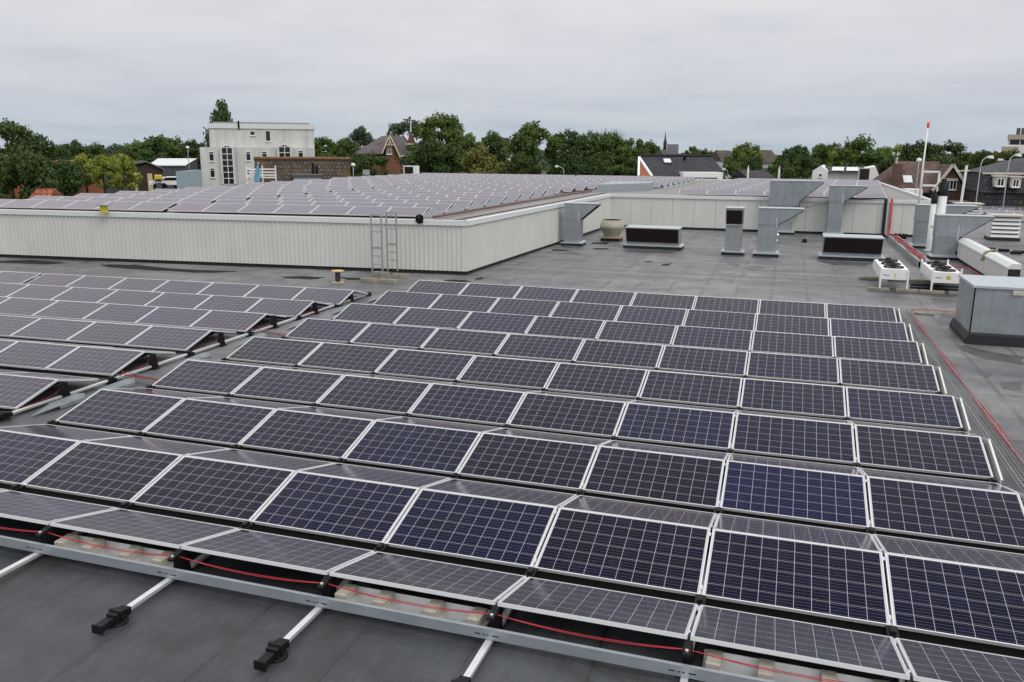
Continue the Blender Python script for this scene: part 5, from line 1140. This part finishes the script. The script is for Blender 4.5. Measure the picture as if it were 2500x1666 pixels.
T = [  # px, top, width, depth, leaf, label[, kind]
 (22, 296, 120, 52, 'dark', 'tall dark tree with ragged top at the left edge'), (82, 326, 110, 56, 'dark', 'dark leafy tree right of the tallest left edge tree'),
 (55, 372, 150, 50, 'dark', 'low dark tree in front of the orange house'), (136, 356, 90, 75, 'dark', 'dark round tree left of the far treetops'),
 (150, 392, 110, 60, 'dark', 'dark bushy tree before the dark round tree'), (190, 344, 90, 150, 'dark', 'distant dark broad tree left of centre of left woods'),
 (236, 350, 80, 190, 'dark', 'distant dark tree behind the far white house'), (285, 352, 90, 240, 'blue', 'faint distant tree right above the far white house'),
 (340, 344, 100, 165, 'mid', 'broad green tree above the brown barn'), (396, 331, 100, 150, 'mid', 'tall green tree above the grey shed'),
 (440, 336, 90, 155, 'mid', 'green tree left of the ball headed lamp'), (478, 342, 60, 150, 'dark', 'dark tree touching the left side of white block'),
 (312, 362, 80, 160, 'dark', 'dark tree left of the brown barn roof'),
 (206, 378, 62, 70, 'light', 'yellow green tree, leftmost of the bright three'), (250, 382, 66, 66, 'light', 'yellow green tree, middle of the bright three'),
 (296, 380, 70, 68, 'light', 'yellow green tree, rightmost of the bright three by the barn'),
 (228, 432, 120, 58, 'mid', 'low green bush under the yellow green trees', 'shrub'), (310, 436, 90, 60, 'olive', 'low olive bush beside the bent lamp', 'shrub'), (362, 440, 60, 62, 'olive', 'small olive bush before the yellow doors', 'shrub'),
 (549, 248, 104, 150, 'dark', 'slender dark poplar rising above the white block', 'poplar'),
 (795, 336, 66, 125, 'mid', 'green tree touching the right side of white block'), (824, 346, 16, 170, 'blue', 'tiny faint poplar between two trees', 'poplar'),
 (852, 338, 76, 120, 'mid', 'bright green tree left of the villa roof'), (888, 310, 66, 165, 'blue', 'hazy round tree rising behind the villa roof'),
 (800, 376, 70, 100, 'mid', 'low green tree behind brown tiled roof end'),
 (918, 372, 96, 80, 'dark', 'dark round shrub tree in front of the villa'), (868, 378, 90, 84, 'dark', 'dark spreading tree left of the villa front'),
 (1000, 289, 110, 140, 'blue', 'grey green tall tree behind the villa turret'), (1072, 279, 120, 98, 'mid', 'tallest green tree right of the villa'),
 (1045, 340, 110, 90, 'dark', 'dark tree right of the villa turret'), (1110, 350, 110, 92, 'dark', 'dark tree below the tallest green tree'),
 (1150, 328, 90, 112, 'mid', 'bright topped tree left of the chimneyed slate house'), (1196, 322, 84, 118, 'mid', 'airy green tree before the slate house'),
 (1180, 358, 120, 84, 'olive', 'sparse olive tree low before the slate house'), (1240, 392, 60, 80, 'pink', 'pinkish leaved shrub below the slate house', 'shrub'), (1215, 398, 50, 82, 'olive', 'pale olive shrub beside the pinkish shrub', 'shrub'),
 (1304, 301, 112, 88, 'mid', 'big conical green tree right of the slate house'), (1276, 372, 90, 84, 'dark', 'dark low tree under the big conical tree'),
 (1383, 318, 84, 95, 'dark', 'dark tree with pointed tip right of conical tree'), (1438, 322, 76, 98, 'mid', 'green tree between the pointed tree and bare tree'),
 (1400, 362, 110, 86, 'dark', 'low dark tree behind white headed lamp'), (1495, 326, 96, 94, 'mid', 'green tree below the bare branches'), (1545, 340, 70, 100, 'mid', 'green tree left of the church spire'),
 (1588, 345, 86, 104, 'dark', 'rounded dark tree just left of the church'), (1520, 376, 90, 88, 'dark', 'low dark tree left of the dark house gable'), (1458, 376, 90, 86, 'dark', 'low dark tree in the middle of the tree belt'),
 (1690, 358, 40, 190, 'mid', 'small green tree right of the church'), (1722, 364, 50, 170, 'olive', 'small olive tree above the dark house roof'),
 (1748, 351, 18, 210, 'dark', 'small dark conifer, left of two', 'conifer'), (1763, 354, 14, 210, 'dark', 'small dark conifer, right of two', 'conifer'),
 (1826, 351, 96, 112, 'mid', 'bright green tree behind the low dark roof'), (1790, 395, 60, 96, 'mid', 'low green tree right of the dark house'), (1846, 384, 80, 100, 'dark', 'dark lower tree before the bright green tree'),
 (1916, 366, 66, 110, 'dark', 'dark tree right of the brown roofed white house'), (1950, 356, 60, 120, 'dark', 'dark tree left of the tall pair'), (1908, 396, 100, 92, 'dark', 'dark spreading tree behind the white posts'),
 (2000, 353, 44, 130, 'mid', 'ragged green tree with thin top'), (2032, 350, 44, 130, 'mid', 'ragged green tree right of the thin topped one'), (1970, 384, 70, 98, 'dark', 'low dark tree behind the barn gable'),
 (2060, 360, 80, 110, 'light', 'yellowish tree left of the big right tree'), (2096, 333, 106, 100, 'mid', 'big green tree behind the white barn'), (2150, 360, 70, 115, 'light', 'pale yellow green tree right of the big right tree'), (2182, 354, 60, 112, 'light', 'pale yellow tree left of the dark right mass'),
 (2184, 378, 90, 92, 'dark', 'dark low tree behind the wide chimney'), (2244, 346, 110, 98, 'dark', 'large dark tree behind the mast'), (2306, 345, 90, 100, 'dark', 'large dark tree right of the mast'),
 (2364, 374, 60, 100, 'olive', 'olive tree behind white crossbar pole'), (2394, 369, 56, 92, 'dark', 'dark tree with ragged top by the thin lamp pole'), (2428, 372, 66, 94, 'olive', 'olive tree left of apartment block'),
 (2482, 366, 80, 90, 'dark', 'dark tree in front of the apartment block'), (2370, 420, 90, 80, 'dark', 'low dark tree behind the white crossbar pole'), (2430, 398, 80, 84, 'dark', 'low dark tree behind the mansard house'),
 (2340, 468, 60, 66, 'mid', 'green bush right of the brick gable', 'shrub'), (2496, 430, 50, 60, 'mid', 'green bush before the right dormer', 'shrub'),
]
for q in T:
    tree(*q[:5], q[5], *(q[6:] or ()))
# bare twigs above the tree belt
t = bthing('bare_tree', 'leafless grey tree crown sticking out of the green trees', 'tree', 1488, 100); _, zt = loc(t, 1490, 311, 100); b = MB(); r2 = random.Random(9)
b.tube([(0, 0, 0), (0, 0, zt - 4)], [.25, .12], 7); b.build('trunk', M['trunk'], t); b = MB()
for i in range(110):
    a = r2.uniform(0, 6.28); q = r2.uniform(.05, 1) ** .7 * 2.2; h = zt - .15 * q * q - r2.uniform(0, .9); b.tube([(0, 0, zt - 4.2 + r2.uniform(-.3, .6)), (cos(a) * q * .55, sin(a) * q * .55, zt - 2.4), (cos(a) * q, sin(a) * q, h)], [.05, .03, .012], 4, 0, False)
b.build('twigs', mat('grey_twigs', (.14, .125, .11), .9), t)
# hedge at the far right
def hedge(px0, px1, pt, pb, D, label):
    t = bthing('hedge', label, 'hedge', (px0 + px1) / 2, D); a, zt = loc(t, px0, pt, D); c, zb = loc(t, px1, pb, D); v, f = [], []; r = random.Random(px0)
    for i in range(5000):
        p = Vector((r.uniform(a, c), r.uniform(0, 1.6), r.uniform(zb - 1, zt + r.gauss(0, .08)))); s = r.uniform(.06, .13); n = Vector((r.gauss(0, 1), r.gauss(-.5, 1), r.gauss(.4, 1))).normalized(); u = n.cross(Vector((r.gauss(0, 1), r.gauss(0, 1), 1))).normalized(); w_ = n.cross(u); o = len(v)
        v += [p - u * s, p - w_ * s, p + u * s, p + w_ * s]; f.append((o, o + 1, o + 2, o + 3))
    me = bpy.data.meshes.new('foliage'); me.from_pydata([tuple(q) for q in v], [], f); me.materials.append(L['mid']); o = bpy.data.objects.new('foliage', me); COL.objects.link(o); o.parent = t
    b = MB(); b.box(a + .1, c - .1, .3, 1.3, 0, zt - .25); b.build('stems', M['trunk'], t)
hedge(2300, 2396, 470, 488, 84, 'green clipped hedge left of the distant louvred vent'); hedge(2432, 2540, 466, 488, 84, 'green clipped hedge right of the distant louvred vent')
# far woods along the horizon: one mass nobody could count
v, f = [], []; r = random.Random(77)
for i in range(26000):
    s = r.uniform(-900, 800); d = r.uniform(560, 640) + 120 * sin(s * .006); hh = 7.5 + 1.6 * sin(s * .021) + 1.3 * sin(s * .05 + 1) + 1.0 * sin(s * .13); p = W(s, d, GZ + r.uniform(0, 1) ** .6 * hh); q = r.uniform(.8, 1.9)
    n = Vector((r.gauss(0, 1), r.gauss(-1, 1), r.gauss(.4, 1))).normalized(); u = n.cross(Vector((r.gauss(0, 1), r.gauss(0, 1), 1))).normalized(); w_ = n.cross(u); o = len(v)
    v += [tuple(p - u * q), tuple(p - w_ * q), tuple(p + u * q), tuple(p + w_ * q)]; f.append((o, o + 1, o + 2, o + 3))
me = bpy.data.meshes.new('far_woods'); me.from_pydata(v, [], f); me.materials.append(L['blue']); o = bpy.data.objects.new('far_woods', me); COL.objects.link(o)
tag(o, 'far green woods reading as one mass along the horizon', 'woods', kind='stuff')
for o in bpy.data.objects:
    if '_s' in o.keys(): del o['_s']
